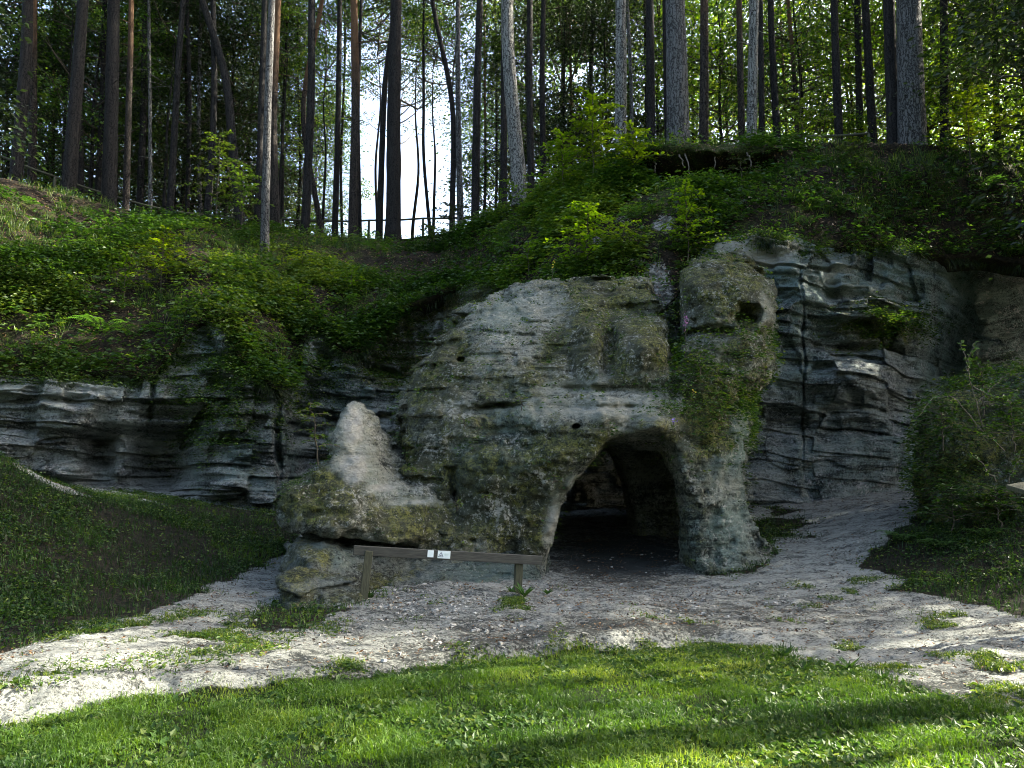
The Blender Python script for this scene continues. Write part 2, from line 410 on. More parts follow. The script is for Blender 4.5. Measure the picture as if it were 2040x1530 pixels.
def gz(X, Y):
    z = zf(X, Y)
    by = bank_y(X) + .22 * fbm(X * 1.3, 0, 0, 3, 5)
    fade = sstep(3.6, 2.2, X)
    z = z + (.15 * sstep(-.10, .10, Y - by) - .05 * np.exp(-((Y - by + .25) / .2) ** 2)) * fade * sstep(12, 9, Y) * (.6 + .5 * fbm(X * .8, 0, 3, 2, 9))
    return z
def ground_masks(X, Y, z):
    u, v = UV(np.stack([X, Y, z], -1)); n = 34 * fbm(X * 1.5, Y * 1.5, 0, 5, 11); m = n * 1.3
    le = np.interp(u, [-300, 0, 200, 400, 600, 800, 1000, 1250, 1420, 1560, 1700, 1850, 2040, 2300], [1500, 1445, 1425, 1385, 1362, 1345, 1322, 1304, 1300, 1320, 1352, 1385, 1412, 1450])
    lawn = sstep(-26, 14, v - le + n * 1.2)
    lawn = np.where(Y < 3.2, 1, lawn)
    left = sd_poly(u, v, [(-900, 1350), (0, 1300), (130, 1255), (260, 1235), (330, 1200), (450, 1155), (575, 1105), (600, 1030), (480, 1012), (380, 995), (200, 985), (110, 972), (60, 945), (0, 895), (-900, 800)]) + m * .6
    right = sd_poly(u, v, [(1690, 1120), (1760, 1080), (1830, 1020), (1860, 900), (2600, 900), (2600, 1350), (2100, 1260), (1900, 1195), (1760, 1165)]) + m * .8
    t1 = sd_poly(u, v, [(500, 1245), (540, 1215), (600, 1205), (700, 1200), (775, 1185), (740, 1212), (640, 1240), (530, 1262)]) + m * .7
    t2 = sd_poly(u, v, [(1400, 1150), (1540, 1020), (1640, 1040), (1560, 1080), (1500, 1130), (1440, 1150)]) + m
    t3 = sd_poly(u, v, [(140, 1300), (350, 1235), (480, 1215), (470, 1225), (300, 1275), (150, 1310)]) + m * .6
    veg = sstep(12, -14, np.minimum.reduce([left, right, t1, t2]))
    by = bank_y(X)
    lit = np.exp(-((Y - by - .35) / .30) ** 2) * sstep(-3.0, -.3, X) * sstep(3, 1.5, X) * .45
    lit = np.maximum(lit, blobs(u, v, [(900, 1240, 260, 55, .18), (1240, 1110, 120, 48, 1.0), (1500, 1220, 300, 30, .2), (1880, 1370, 120, 30, .5), (830, 1140, 60, 30, .8)]))  # the arch-floor blob paints tunnel shade into the litter mask
    return veg, lit, lawn
ya = np.concatenate([np.linspace(.4, 2.5, 24, endpoint=False), 2.5 * (24 / 2.5) ** np.linspace(0, 1, 430)])
xa = np.linspace(-1.05, 1.05, 640)
YY, AA = np.meshgrid(ya, xa, indexing='ij'); XX = AA * (YY + 1.5)
ZZ = gz(XX, YY)
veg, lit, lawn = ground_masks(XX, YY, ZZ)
sandy = (1 - veg) * (1 - lawn)
ZZd = ZZ + .035 * fbm(XX * 3, YY * 4, 0, 4, 3) * (.4 + sandy) + sandy * .022 * fbm(XX * 11, YY * 15, 0, 3, 4)
def grid_faces(n, m):
    i = np.arange(n - 1)[:, None] * m; j = np.arange(m - 1)[None]
    return np.stack([i + j, i + j + 1, i + m + j + 1, i + m + j], -1).reshape(-1, 4)
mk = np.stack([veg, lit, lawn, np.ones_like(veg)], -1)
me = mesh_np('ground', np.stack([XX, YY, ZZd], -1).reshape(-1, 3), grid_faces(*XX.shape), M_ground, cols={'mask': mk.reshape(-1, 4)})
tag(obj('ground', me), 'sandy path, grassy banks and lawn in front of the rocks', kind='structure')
def ground_z(x, y): return float(gz(np.array([x]), np.array([y]))[0])
# wide ground to the horizon
k = 48; ang = np.arange(k) * 2 * math.pi / k
rr = [0.01, 30, 120, 900]; V = np.vstack([np.stack([r * np.cos(ang), r * np.sin(ang), np.full(k, -.45)], -1) for r in rr])
i = np.arange(3)[:, None] * k; j = np.arange(k)[None]; jn = (j + 1) % k
Fq = np.stack([i + j, i + k + j, i + k + jn, i + jn], -1).reshape(-1, 4)[:, ::-1]
me = mesh_np('wide_ground', V, Fq, M_ground, cols={'mask': np.tile([1, 0, 1, 1.], (len(V), 1))})
tag(obj('wide_ground', me), 'grassy ground reaching the horizon', kind='structure')

# ------------------------------------------------------------------ cliff and hillside
KU = [-700, -400, 0, 150, 300, 350, 380, 440, 480, 540, 562, 580, 620, 700, 800, 950, 1100, 1250, 1340, 1400, 1590, 1612, 1700, 1850, 1950, 2050, 2400, 2700]
VA = [960, 962, 966, 968, 970, 972, 975, 985, 1000, 1018, 1022, 1028, 1030, 1032, 1038, 1042, 1030, 1022, 1018, 1014, 1006, 1004, 990, 965, 955, 945, 930, 930]
YA = [15.5, 16.5, 17.2, 17.4, 17.6, 17.6, 17.6, 17.5, 17.5, 17.6, 17.7, 20, 20.6, 20.8, 21.2, 21.2, 19.5, 18.6, 18.4, 18.2, 18.0, 18.2, 18.4, 19.4, 20.4, 20, 18, 17]
VB = [770, 760, 745, 752, 748, 690, 650, 645, 730, 770, 785, 770, 640, 720, 610, 560, 610, 640, 600, 478, 468, 500, 488, 500, 505, 520, 520, 520]
YB = [16.5, 17, 17.5, 17.8, 18, 18.3, 18.6, 18.8, 18.3, 18.0, 18.2, 20.4, 21.4, 21.2, 22.2, 22.4, 18.8, 17.4, 17.4, 18.6, 18.5, 18.7, 19.0, 20.0, 20.6, 20.2, 19, 18]
VC = [350, 335, 352, 395, 430, 436, 440, 450, 458, 466, 468, 468, 470, 472, 472, 452, 378, 300, 290, 290, 284, 284, 283, 286, 300, 330, 380, 400]
YC = [23, 24, 25, 26, 27, 27.3, 27.5, 28, 28, 28.5, 28.5, 28.5, 29, 29, 29, 28, 25, 22.6, 21.8, 21.5, 21.5, 21.5, 21.6, 21.8, 22, 22, 22, 22]
ua = np.linspace(-700, 2700, 1130)
def ip(t, sm=6):
    r = np.interp(ua, KU, t)
    if sm: kk = np.ones(sm) / sm; r = np.convolve(np.pad(r, sm, 'edge'), kk, 'same')[sm:-sm]
    return r
vA, yA, vB, yB, vC, yC = ip(VA), ip(YA, 5), ip(VB, 14), ip(YB, 14), ip(VC, 16), ip(YC, 16)
vB = vB + 14 * fbm(ua / 60, 0, 0, 4, 21)
pA, pB, pC = P(ua, vA, yA), P(ua, vB, yB), P(ua, vC, yC)
dents = [(200, 905, 34, 60, 1.4), (325, 915, 68, 60, 2.6), (120, 960, 130, 16, .7), (430, 1000, 110, 10, .3), (60, 800, 120, 8, .25), (330, 830, 120, 7, .25), (250, 870, 200, 10, .3),
         (560, 900, 7, 140, .8), (300, 800, 5, 70, .3), (420, 950, 25, 7, .2),
         (1700, 850, 140, 50, .75), (1560, 860, 60, 40, .4), (1690, 965, 160, 60, .35), (1602, 760, 2.5, 180, .25), (1470, 690, 60, 7, .4), (1720, 690, 140, 7, .45), (1690, 700, 50, 14, .4),
         (1660, 580, 20, 30, .5), (1750, 590, 90, 9, .4), (1960, 640, 110, 150, 3.2), (1970, 800, 120, 120, 2.4), (1800, 740, 30, 60, .5), (1730, 540, 60, 18, .4),
         (870, 600, 60, 120, .8), (700, 850, 60, 60, .5), (790, 720, 60, 80, .9)]
bumps = [(1600, 600, 60, 60, .35), (1720, 760, 90, 30, .5), (1760, 640, 110, 35, .6), (1870, 600, 40, 60, .6), (380, 700, 60, 60, .4), (470, 850, 50, 60, .3), (100, 790, 160, 24, .35), (1480, 470, 90, 40, .4)]
def cliff_off(p):
    u, v = UV(p); o = np.zeros(u.shape)
    wu = 14 * fbm(p[..., 0] * .8, 0, p[..., 2] * .8, 3, 31); wv = 10 * fbm(p[..., 0] * .8, 5, p[..., 2] * .8, 3, 32)
    for a, b, c, d, e in dents: o += e * np.exp(-(np.abs((u + wu - a) / c) ** 2.6 + np.abs((v + wv - b) / d) ** 2.6))
    for a, b, c, d, e in bumps: o -= e * np.exp(-(((u + wu - a) / c) ** 2 + ((v + wv - b) / d) ** 2))
    big = o.copy(); x, y, z = p[..., 0], p[..., 1], p[..., 2]
    zw = z + .25 * fbm(x * .35, 0, 0, 3, 33) + .04 * x
    lay = vn(x * .18, y * .1, zw * 2.6, 34); lay = np.sign(lay) * np.abs(lay) ** .6
    lay2 = vn(x * .6, y * .3, zw * 7, 35); lay2 = np.sign(lay2) * np.abs(lay2) ** .7
    rg = 1 - 2 * np.abs(fbm(x * .9, y * .9, z * 1.6, 4, 39))
    o += .15 * lay + .09 * lay2 + .20 * fbm(x * .6, y * .6, z * .9, 4, 36) + .10 * fbm(x * 3, y * 3, z * 7, 3, 37) + .22 * (rg - .5)
    blk = vn(x * 1.1, 0, z * 1.3, 38); o += .20 * np.sign(blk) * np.abs(blk) ** .2 + .10 * np.sign(vn(x * 2.3, 3, z * 3.1, 45)) * sstep(0, .15, np.abs(vn(x * 2.3, 3, z * 3.1, 45)))
    cell = np.floor(x * .55 + .5 * fbm(x * .3, 0, z * .5, 2, 51)); hc = lambda k_: _hash(cell, cell * 0, cell * 0, k_)
    cz = np.floor(zw * .9 + .3 * hc(5)); o += .26 * _hash(cell, cz, cell * 0, 52)
    q1 = zw * 1.7 + .5 * fbm(x * .3, 0, z * .3, 3, 46) + .5 * hc(3); m1 = sstep(-.3, .3, vn(x * .35, 2, z * .6, 48)); o += .20 * m1 * (q1 - np.floor(q1)) - .1; q2 = zw * 5 + .5 * hc(4) + 1.6 * fbm(x * .5, 0, z * .5, 3, 47); o += .06 * sstep(-.2, .3, vn(x * .6, 4, z, 49)) * (q2 - np.floor(q2)); o += .16 * fbm(x * 1.6, y, z * 1.9, 4, 50)
    sm = 1 - .8 * blobs(u, v, [(1690, 940, 150, 75, 1), (1540, 930, 60, 90, 1), (1560, 760, 50, 60, .5), (1310, 600, 60, 80, 1)])
    return big + (o - big) * sm
n1 = 330; t = np.linspace(-.12, 1.0, n1)[:, None, None]
S = pA[None] * (1 - t) + pB[None] * t
dirxy = nrm(S * [1, 1, 0])
off = cliff_off(S); fadeB = sstep(1.01, .93, t[..., 0]) * .85 + .15
S2 = S + dirxy * (off * fadeB)[..., None]
u_, v_ = UV(S2)
mossm = np.clip(blobs(u_, v_, [(440, 820, 90, 120, .7), (1750, 655, 90, 45, 1.5), (500, 740, 150, 60, .8), (900, 560, 200, 200, .8), (650, 700, 90, 100, .5), (780, 690, 90, 110, 1.3), (60, 840, 200, 60, .35)]) + sstep(.86, 1.0, t[..., 0]) * .7 * (1 - blobs(u_, v_, [(1490, 490, 120, 60, 1)])), 0, 1.5)
pale = blobs(u_, v_, [(1495, 490, 95, 48, 1.7), (1655, 545, 28, 40, .7), (410, 680, 25, 40, .35), (620, 680, 14, 36, .6), (1910, 590, 60, 14, .5), (1890, 560, 14, 30, .5), (1310, 590, 40, 50, 1), (120, 775, 160, 16, .4), (1690, 575, 120, 20, .35)])
tealm = blobs(u_, v_, [(1560, 620, 140, 150, .9), (1700, 930, 160, 80, .7), (560, 850, 40, 110, .9), (480, 900, 90, 90, .7), (690, 770, 60, 50, 1.0), (420, 700, 60, 80, .7), (1750, 560, 120, 60, .5), (1980, 640, 120, 160, 1.2)])
mk = np.stack([mossm, pale, tealm, np.ones_like(pale)], -1)
me = mesh_np('cliff', S2.reshape(-1, 3), grid_faces(n1, len(ua)), M_cliff, cols={'mask': mk.reshape(-1, 4)})
tag(obj('cliff', me), 'layered sandstone cliff behind the arch rock', kind='structure')
# hillside from the cliff edge up to the wood, then the forest floor
n2 = 150; t = np.linspace(-.02, 1, n2)[:, None, None]
tt = np.clip(t, 0, 1)
H = pB[None] * (1 - t) + pC[None] * t
H[..., 2] += (.9 * np.sin(np.pi * tt[..., 0]) * (.5 + .5 * fbm(ua[None] / 150, 0, 0, 2, 41)))
x, y, z = H[..., 0], H[..., 1], H[..., 2]
ed = sstep(0, .06, tt[..., 0]) * sstep(1, .9, tt[..., 0])
nz = (.45 * fbm(x * .7, y * .7, z * .7, 4, 42) + .10 * fbm(x * 4, y * 4, z * 4, 3, 43)) * (.25 + .75 * ed)
uH, vH = UV(H)
# root-hung hollow under the turf edge
wob_ = 8 * fbm(H[..., 0] * 1.2, 0, 0, 3, 82)
hol = blobs(uH, vH + wob_, [(1385, 328, 130, 20, 2.4), (1500, 322, 60, 12, 1.2), (1250, 400, 40, 40, .5), (1290, 360, 40, 14, .7)]) - blobs(uH, vH + wob_, [(1400, 298, 150, 9, .6), (1540, 296, 50, 7, .4)])
gul = blobs(uH, vH, [(880, 540, 110, 110, 1.1)])
H2 = H + nrm(H * [1, 1, 0]) * (hol + gul)[..., None] + np.stack([np.zeros_like(nz), -nz * .6, nz * .8], -1)
H2[0] = pB + nrm(pB * [1, 1, 0]) * .8 - [0, 0, .3]
H2[1] = pB + nrm(pB * [1, 1, 0]) * .05 - [0, 0, .10]
H2[2] = pB - nrm(pB * [1, 1, 0]) * .06 + [0, 0, .02]
paleH = blobs(uH, vH, [(1310, 575, 36, 55, 1), (1320, 455, 26, 22, .9), (1460, 395, 40, 10, .8), (1190, 490, 26, 22, .6), (618, 585, 8, 16, .8), (1260, 530, 60, 16, .5), (1240, 440, 30, 20, .5)])
mossH = blobs(uH, vH, [(720, 480, 60, 14, 1.4), (1350, 375, 70, 20, 1.3), (580, 520, 80, 60, 1), (1290, 420, 50, 14, 1.3), (1330, 296, 200, 8, 1.2), (700, 560, 60, 50, .6)])
def plateau_pt(Y, tfr): return None
rowsY = np.array([.0, .4, 1, 2, 3.5, 5.5, 8, 12, 18, 28, 45, 75, 120])[1:]
Pl = []
dC = nrm(pC * [1, 1, 0])
for r in rowsY:
    q = pC + dC * r * 1.0; q = q.copy()
    q[:, 2] = pC[:, 2] * math.exp(-r / 12) + 11.0 * (1 - math.exp(-r / 12)) + .12 * fbm(q[:, 0] * .5, q[:, 1] * .5, 0, 3, 44) + .05 * min(r, 3) - (0 if r < 100 else 6)
    Pl.append(q)
HH = np.concatenate([H2, np.array(Pl)], 0)
mk = np.zeros(HH.shape[:2] + (4,)); mk[:n2, :, 0] = mossH; mk[:n2, :, 1] = paleH; mk[..., 3] = 1
me = mesh_np('hillside', HH.reshape(-1, 3), grid_faces(*HH.shape[:2]), M_soil, cols={'mask': mk.reshape(-1, 4)})
tag(obj('hillside', me), 'overgrown slope and forest floor above the cliff', kind='structure')
def plateau_z(X, Y):
    u, v = UV(np.array([X, Y, 11.0])); c = np.array([np.interp(u, ua, pC[:, q]) for q in range(3)])
    r = math.hypot(X, Y) - math.hypot(c[0], c[1]); r = max(r, 0)
    return c[2] * math.exp(-r / 12) + 11.0 * (1 - math.exp(-r / 12))
def yC_at(u): return float(np.interp(u, ua, yC))
def slope_pt(u, v):
    """point of the hillside nearest to this pixel of the photo"""
    i = int(np.clip(np.searchsorted(ua, u), 0, len(ua) - 1))
    col = H2[:, i]; uu, vv = UV(col); j = int(np.argmin(np.abs(vv[3:] - v))) + 3
    return H2[j, i]
def cliff_pt(u, v):
    i = int(np.clip(np.searchsorted(ua, u), 0, len(ua) - 1))
    col = S2[:, i]; uu, vv = UV(col); return col[int(np.argmin(np.abs(vv - v)))]

# ------------------------------------------------------------------ rocks: volume field -> surface nets
def surface_nets(f):
    ins = f < 0; n0, n1, n2 = f.shape
    cnt = np.zeros((n0 - 1, n1 - 1, n2 - 1), np.int8)
    for a in (0, 1):
        for b in (0, 1):
            for c in (0, 1): cnt += ins[a:n0 - 1 + a, b:n1 - 1 + b, c:n2 - 1 + c]
    act = (cnt > 0) & (cnt < 8); I = np.argwhere(act)
    idx = np.full(act.shape, -1, np.int32); idx[act] = np.arange(len(I))
    acc = np.zeros((len(I), 3)); num = np.zeros(len(I))
    cor = [(a, b, c) for a in (0, 1) for b in (0, 1) for c in (0, 1)]
    fv = {k: f[I[:, 0] + k[0], I[:, 1] + k[1], I[:, 2] + k[2]] for k in cor}
    for p in cor:
        for ax in range(3):
            if p[ax] == 1: continue
            q = list(p); q[ax] = 1; q = tuple(q)
            fa, fb = fv[p], fv[q]; m = (fa < 0) != (fb < 0)
            t = np.where(m, fa / np.where(m, fa - fb, 1), 0)
            pos = np.array(p, float)[None].repeat(len(I), 0); pos[:, ax] = t
            acc += np.where(m[:, None], pos, 0); num += m
    V = I + acc / num[:, None]
    Q = []
    for ax in range(3):
        sl0 = [slice(None)] * 3; sl1 = [slice(None)] * 3
        sl0[ax] = slice(0, -1); sl1[ax] = slice(1, None)
        e = ins[tuple(sl0)] != ins[tuple(sl1)]
        E = np.argwhere(e); b, c = [(1, 2), (2, 0), (0, 1)][ax]
        ok = (E[:, b] > 0) & (E[:, c] > 0) & (E[:, b] < f.shape[b] - 1) & (E[:, c] < f.shape[c] - 1); E = E[ok]
        def cell(db, dc):
            g = E.copy(); g[:, b] -= db; g[:, c] -= dc; return idx[g[:, 0], g[:, 1], g[:, 2]]
        q = np.stack([cell(1, 1), cell(0, 1), cell(0, 0), cell(1, 0)], -1)
        fl = ~ins[E[:, 0], E[:, 1], E[:, 2]]
        q[fl] = q[fl][:, ::-1]; Q.append(q)
    Q = np.vstack(Q); return V, Q[(Q >= 0).all(1)]
def smax(a, b, k):
    h = np.clip(.5 + .5 * (a - b) / k, 0, 1); return b * (1 - h) + a * h + k * h * (1 - h)
def relief(poly, yf, y1, step=5, dy=.08, r=.6, rb=.6, nz=1.0, ymin=None, cut=None, seed=50, mod=None, pad=30, nm=None):
    p = np.array(poly, float); u0, v0 = p.min(0) - pad; u1, v1 = p.max(0) + pad
    U = np.arange(u0, u1, step); Vv = np.arange(v0, v1, step)
    UU, VV = np.meshgrid(U, Vv, indexing='ij'); yfv = yf(UU, VV)
    inner = sd_poly(UU, VV, poly) < pad
    ylo = (yfv[inner].min() - .7) if ymin is None else ymin
    Y = np.arange(ylo, y1 + .5, dy)
    W = P(UU[..., None], VV[..., None], Y[None, None])
    d2 = sd_poly(UU, VV, poly)[..., None] * (np.clip(yfv, 5, 30) / F)[..., None]
    b = yfv[..., None] - Y
    f = np.sqrt(np.maximum(d2 + r, 0) ** 2 + np.maximum(b + r, 0) ** 2) - r + np.minimum(np.maximum(d2 + r, b + r), 0)
    f = smax(f, Y - y1, rb)
    if mod is not None: f = mod(f, UU[..., None], VV[..., None], Y, W)
    near = np.abs(f) < .5
    x, y, z = W[near].T
    zw = z + .2 * fbm(x * .4, y * .4, 0, 2, seed) + .05 * x
    lay = vn(x * .3, y * .3, zw * 3.2, seed + 1); lay = np.sign(lay) * np.abs(lay) ** .6
    rg = 1 - 2 * np.abs(fbm(x * 1.1, y * 1.1, z * 1.5, 4, seed + 20)); rg2 = 1 - 2 * np.abs(fbm(x * 3.2, y * 3.2, z * 4.5, 3, seed + 24))
    q1 = zw * 1.9 + .5 * fbm(x * .5, y * .5, z * .3, 3, seed + 30); q2 = zw * 5.5 + 1.2 * fbm(x * .7, y * .7, z * .7, 3, seed + 31)
    cell = np.floor(x * .75 + .5 * fbm(x * .4, y * .4, z * .7, 2, seed + 40)); q1 = q1 + .5 * _hash(cell, cell * 0, cell * 0, seed + 1); q2 = q2 + .5 * _hash(cell, cell * 0, cell * 0, seed + 2)
    saw = (q1 - np.floor(q1)) * .12 * sstep(-.1, .4, vn(x * .5, y * .5, z * .5, seed + 32)) + (q2 - np.floor(q2)) * .05 * sstep(-.1, .4, vn(x * .8, y * .8, z * .9, seed + 33))
    pitn = np.maximum(vn(x * 5, y * 5, z * 7, seed + 34) - .3, 0) * .22 + np.maximum(vn(x * 1.7, y * 1.7, z * 1.9, seed + 36) - .45, 0) * .5
    nzz = nz if nm is None else nz * np.broadcast_to(nm(UU, VV)[..., None], f.shape)[near]
    cell = np.floor(x * .75 + .5 * fbm(x * .4, y * .4, z * .7, 2, seed + 40)); hs_ = _hash(cell, cell * 0, cell * 0, seed)
    f[near] += nzz * (.05 * hs_ + saw + pitn - .06 + .10 + .07 * lay + .15 * fbm(x * .9, y * .9, z * 1.2, 3, seed + 2) - .16 * (rg - .5) - .07 * (rg2 - .5) + .05 * fbm(x * 3.5, y * 3.5, z * 6, 3, seed + 5))
    if cut is not None: f = cut(f, UU, VV, Y, W)
    f[:, :, -1] = 1; f[:, :, 0] = 1; f[0] = 1; f[-1] = 1; f[:, 0] = 1; f[:, -1] = 1
    g, q = surface_nets(f)
    pos = P(u0 + g[:, 0] * step, v0 + g[:, 1] * step, Y[0] + g[:, 2] * dy)
    a = pos[q[:, 0]]; vol = np.einsum('ij,ij->i', a, np.cross(pos[q[:, 1]], pos[q[:, 2]])).sum()
    if vol < 0: q = q[:, ::-1]
    # keep it real: fine stony displacement along the normals
    fn = nrm(np.cross(pos[q[:, 2]] - pos[q[:, 0]], pos[q[:, 3]] - pos[q[:, 1]])); vnm = np.zeros_like(pos)
    for k_ in range(4): np.add.at(vnm, q[:, k_], fn)
    vnm = nrm(vnm)
    x, y, z = pos.T
    pos = pos + vnm * (nz * (.045 * fbm(x * 8, y * 8, z * 12, 3, seed + 9)))[:, None]
    return pos, q, vnm
def rock_obj(name, pos, q, mat, moss, pale, teal, label):
    o3 = np.array([pos[:, 0].mean(), pos[:, 1].mean(), max(pos[:, 2].min(), -.3)])
    mk = np.stack([moss, pale, teal, np.ones_like(moss)], -1)
    me = mesh_np(name, pos - o3, q, mat, cols={'mask': mk})
    o = obj(name, me, loc=o3)
    return tag(o, label, 'rock')

body_poly = [(745, 1260), (750, 1100), (762, 1000), (772, 930), (785, 870), (797, 810), (815, 760), (838, 705), (880, 655), (925, 612), (975, 590), (1030, 582), (1080, 575),
             (1140, 562), (1200, 557), (1260, 556), (1290, 566), (1308, 605), (1324, 650), (1338, 712), (1352, 718), (1362, 640), (1356, 580), (1358, 548), (1385, 530), (1440, 520),
             (1490, 525), (1522, 548), (1540, 580), (1532, 640), (1530, 690), (1540, 712), (1525, 745), (1500, 775), (1492, 800), (1490, 880), (1486, 960), (1492, 1010),
             (1508, 1060), (1530, 1095), (1548, 1130), (1560, 1260)]
bc = [(1100, 575, 15.6), (1250, 560, 15.4), (960, 600, 15.0), (900, 650, 14.3), (840, 710, 14.0), (1000, 700, 13.3), (1180, 690, 13.3), (1280, 700, 12.9), (1320, 600, 14.2), (1200, 620, 14.3),
      (810, 850, 12.9), (1000, 850, 12.4), (900, 780, 12.9), (1150, 775, 12.9), (1300, 765, 12.8), (1100, 835, 12.2), (1200, 820, 11.95), (1320, 820, 11.9), (1100, 900, 11.9), (1150, 930, 12.1), (1080, 1050, 12.2), (1060, 1150, 12.3),
      (900, 1000, 12.1), (900, 1100, 11.9), (800, 1000, 12.3), (780, 1100, 12.1), (1450, 900, 12.4), (1450, 1050, 12.3), (1400, 1150, 12.2), (1510, 1110, 12.6), (1470, 800, 12.5),
      (1400, 770, 12.5), (1400, 840, 12.2), (1400, 560, 13.6), (1500, 580, 13.5), (1440, 650, 13.1), (1500, 700, 12.9), (1440, 515, 14.2), (1400, 700, 13.0), (700, 900, 13), (1600, 900, 13), (1600, 600, 14), (700, 600, 16), (1100, 400, 18), (1500, 400, 17)]
bc = np.array(bc); byf0 = rbf(bc[:, :2], bc[:, 2])
def gs(u, v, l): return sum(a * np.exp(-(((u - cu) / su) ** 2 + ((v - cv) / sv) ** 2)) for cu, cv, su, sv, a in l)
def byf(u, v): return byf0(u, v) + gs(u, v, [(1292, 700, 48, 50, -.45), (1268, 622, 66, 20, .7), (1160, 650, 36, 80, -.30), (1216, 690, 13, 50, .55), (1340, 690, 8, 90, .4), (905, 985, 14, 60, .35), (985, 930, 60, 60, -.2), (1010, 860, 90, 14, .2), (1150, 905, 50, 24, -.25), (1300, 850, 60, 14, -.2)])
caveF = [(1080, 1300), (1082, 1165), (1094, 1100), (1108, 1050), (1126, 1000), (1148, 958), (1172, 930), (1194, 905), (1206, 880), (1250, 862), (1312, 860), (1346, 882), (1356, 930), (1368, 1000), (1380, 1060), (1394, 1120), (1398, 1300)]
caveB = [(1040, 1300), (1060, 1165), (1070, 1100), (1080, 1050), (1095, 1000), (1110, 950), (1140, 915), (1165, 898), (1190, 888), (1208, 892), (1222, 915), (1236, 955), (1247, 1000), (1250, 1060), (1248, 1120), (1245, 1300)]
def body_cut(f, UU, VV, Y, W):
    a = sd_poly(UU, VV, caveF) * 12.2 / F; b = sd_poly(UU, VV, caveB) * 16 / F
    t = np.clip((Y - 12.3) / 3.6, 0, 1)[None, None]
    h = a[..., None] * (1 - t) + b[..., None] * t
    ch = np.sqrt(((UU - 1325) / 88.0) ** 2 + ((VV - 1010) / 150.0) ** 2)[..., None] ** 2 + ((Y - 14.15) / 1.25) ** 2
    ch = (np.sqrt(ch) - 1) * .75
    kk = .2; hh_ = np.clip(.5 + .5 * (ch - h) / kk, 0, 1); h = ch * (1 - hh_) + h * hh_ - kk * hh_ * (1 - hh_)
    near = np.abs(h) < .5; x, y, z = W[near].T
    h[near] += .05 * fbm(x * 1.3, y * 1.3, z * 1.6, 3, 71)
    f = smax(f, -h, .12)
    holn = vn(W[..., 0] * 3.3, W[..., 1] * 3.3, W[..., 2] * 3.3, 75) * .7 + vn(W[..., 0] * 9, W[..., 1] * 9, W[..., 2] * 9, 76) * .3
    def ell(cu, cv, cy, ru, rv, ry, rot=0.0):
        du, dv = UU - cu, VV - cv; c, s = math.cos(rot), math.sin(rot)
        e = np.sqrt(((du * c + dv * s) / ru) ** 2 + ((dv * c - du * s) / rv) ** 2)[..., None] ** 2 + ((Y - cy) / ry) ** 2
        return (np.sqrt(e) - 1 + .6 * holn) * min(ru, rv) * 12.5 / F
    for e in [(1492, 632, 13.0, 33, 27, 1.0), (918, 718, 13.6, 9, 7, .6), (985, 810, 12.5, 48, 7, .7, -.1), (1150, 848, 12.3, 14, 10, .3), (960, 840, 12.4, 9, 12, .3),
              (1330, 820, 11.8, 30, 10, .4), (1210, 700, 13.0, 12, 30, .5), (1447, 960, 12.3, 10, 16, .3), (1470, 1010, 12.3, 8, 10, .3), (1425, 1030, 12.2, 12, 9, .3), (1460, 1080, 12.3, 12, 10, .3), (1455, 930, 12.3, 9, 14, .3)]:
        f = smax(f, -ell(*e), .05)
    # step ledges: shelves at three heights
    return f
def body_mod(f, U, V, Y, W):
    sh = .22 * np.exp(-((V - 775) / 9.0) ** 2) * np.exp(-((U - 1190) / 150.0) ** 2) + .2 * np.exp(-((V - 812) / 7.0) ** 2) * np.exp(-((U - 1230) / 130.0) ** 2) \
        + .16 * np.exp(-((U - 1208) / 12.0) ** 2) * sstep(620, 660, V) * sstep(770, 740, V) + .25 * np.exp(-((U - 1346) / 7.0) ** 2) * sstep(760, 700, V) + .2 * np.exp(-((V - 660) / 6.0) ** 2) * np.exp(-((U - 1430) / 70.0) ** 2)
    return f + sh
M_body = M_rock
pos, q, bn = relief(body_poly, byf, 17.9, step=3.6, dy=.065, r=.5, rb=.8, cut=body_cut, mod=body_mod, seed=50)
ub, vb = UV(pos)
bmoss = np.clip(.12 + blobs(ub, vb, [(1270, 690, 80, 70, 1.2), (1190, 600, 60, 120, 1.1), (880, 690, 70, 90, 1.1), (960, 1000, 160, 100, .9), (1060, 1060, 30, 90, .8), (1180, 640, 60, 110, .9), (1250, 590, 70, 40, 1.0), (1440, 560, 110, 70, 1.1), (840, 720, 60, 70, .9), (1060, 760, 120, 50, .5), (1090, 960, 60, 120, .8), (1180, 890, 60, 40, .9), (800, 950, 60, 120, .8),
                                (1290, 720, 60, 50, .8), (1420, 800, 100, 90, 1.2), (1430, 880, 40, 30, 1.2), (930, 1040, 150, 60, .7), (1120, 690, 60, 80, .6), (1500, 690, 40, 60, .6), (900, 900, 120, 80, .4)]) - .5 * blobs(ub, vb, [(1010, 640, 110, 60, 1), (1200, 800, 160, 26, 1), (1460, 1000, 50, 90, 1), (1475, 840, 25, 50, 1)]), 0, 1.4)
bpale = blobs(ub, vb, [(1030, 620, 110, 40, .42), (1200, 812, 160, 26, .55), (1100, 775, 90, 16, .5), (1475, 840, 26, 60, .55), (1465, 1000, 40, 90, .5), (1250, 690, 24, 40, .5), (960, 700, 100, 60, .3), (1525, 600, 16, 60, .5), (1102, 1040, 20, 80, .75), (1130, 960, 20, 30, .5), (1270, 745, 70, 12, .4)])
bteal = blobs(ub, vb, [(1000, 900, 160, 80, .9), (930, 980, 120, 100, .7), (1420, 1060, 90, 100, .8), (1460, 880, 40, 80, .8), (1100, 890, 60, 50, .7), (820, 880, 60, 90, .5)])
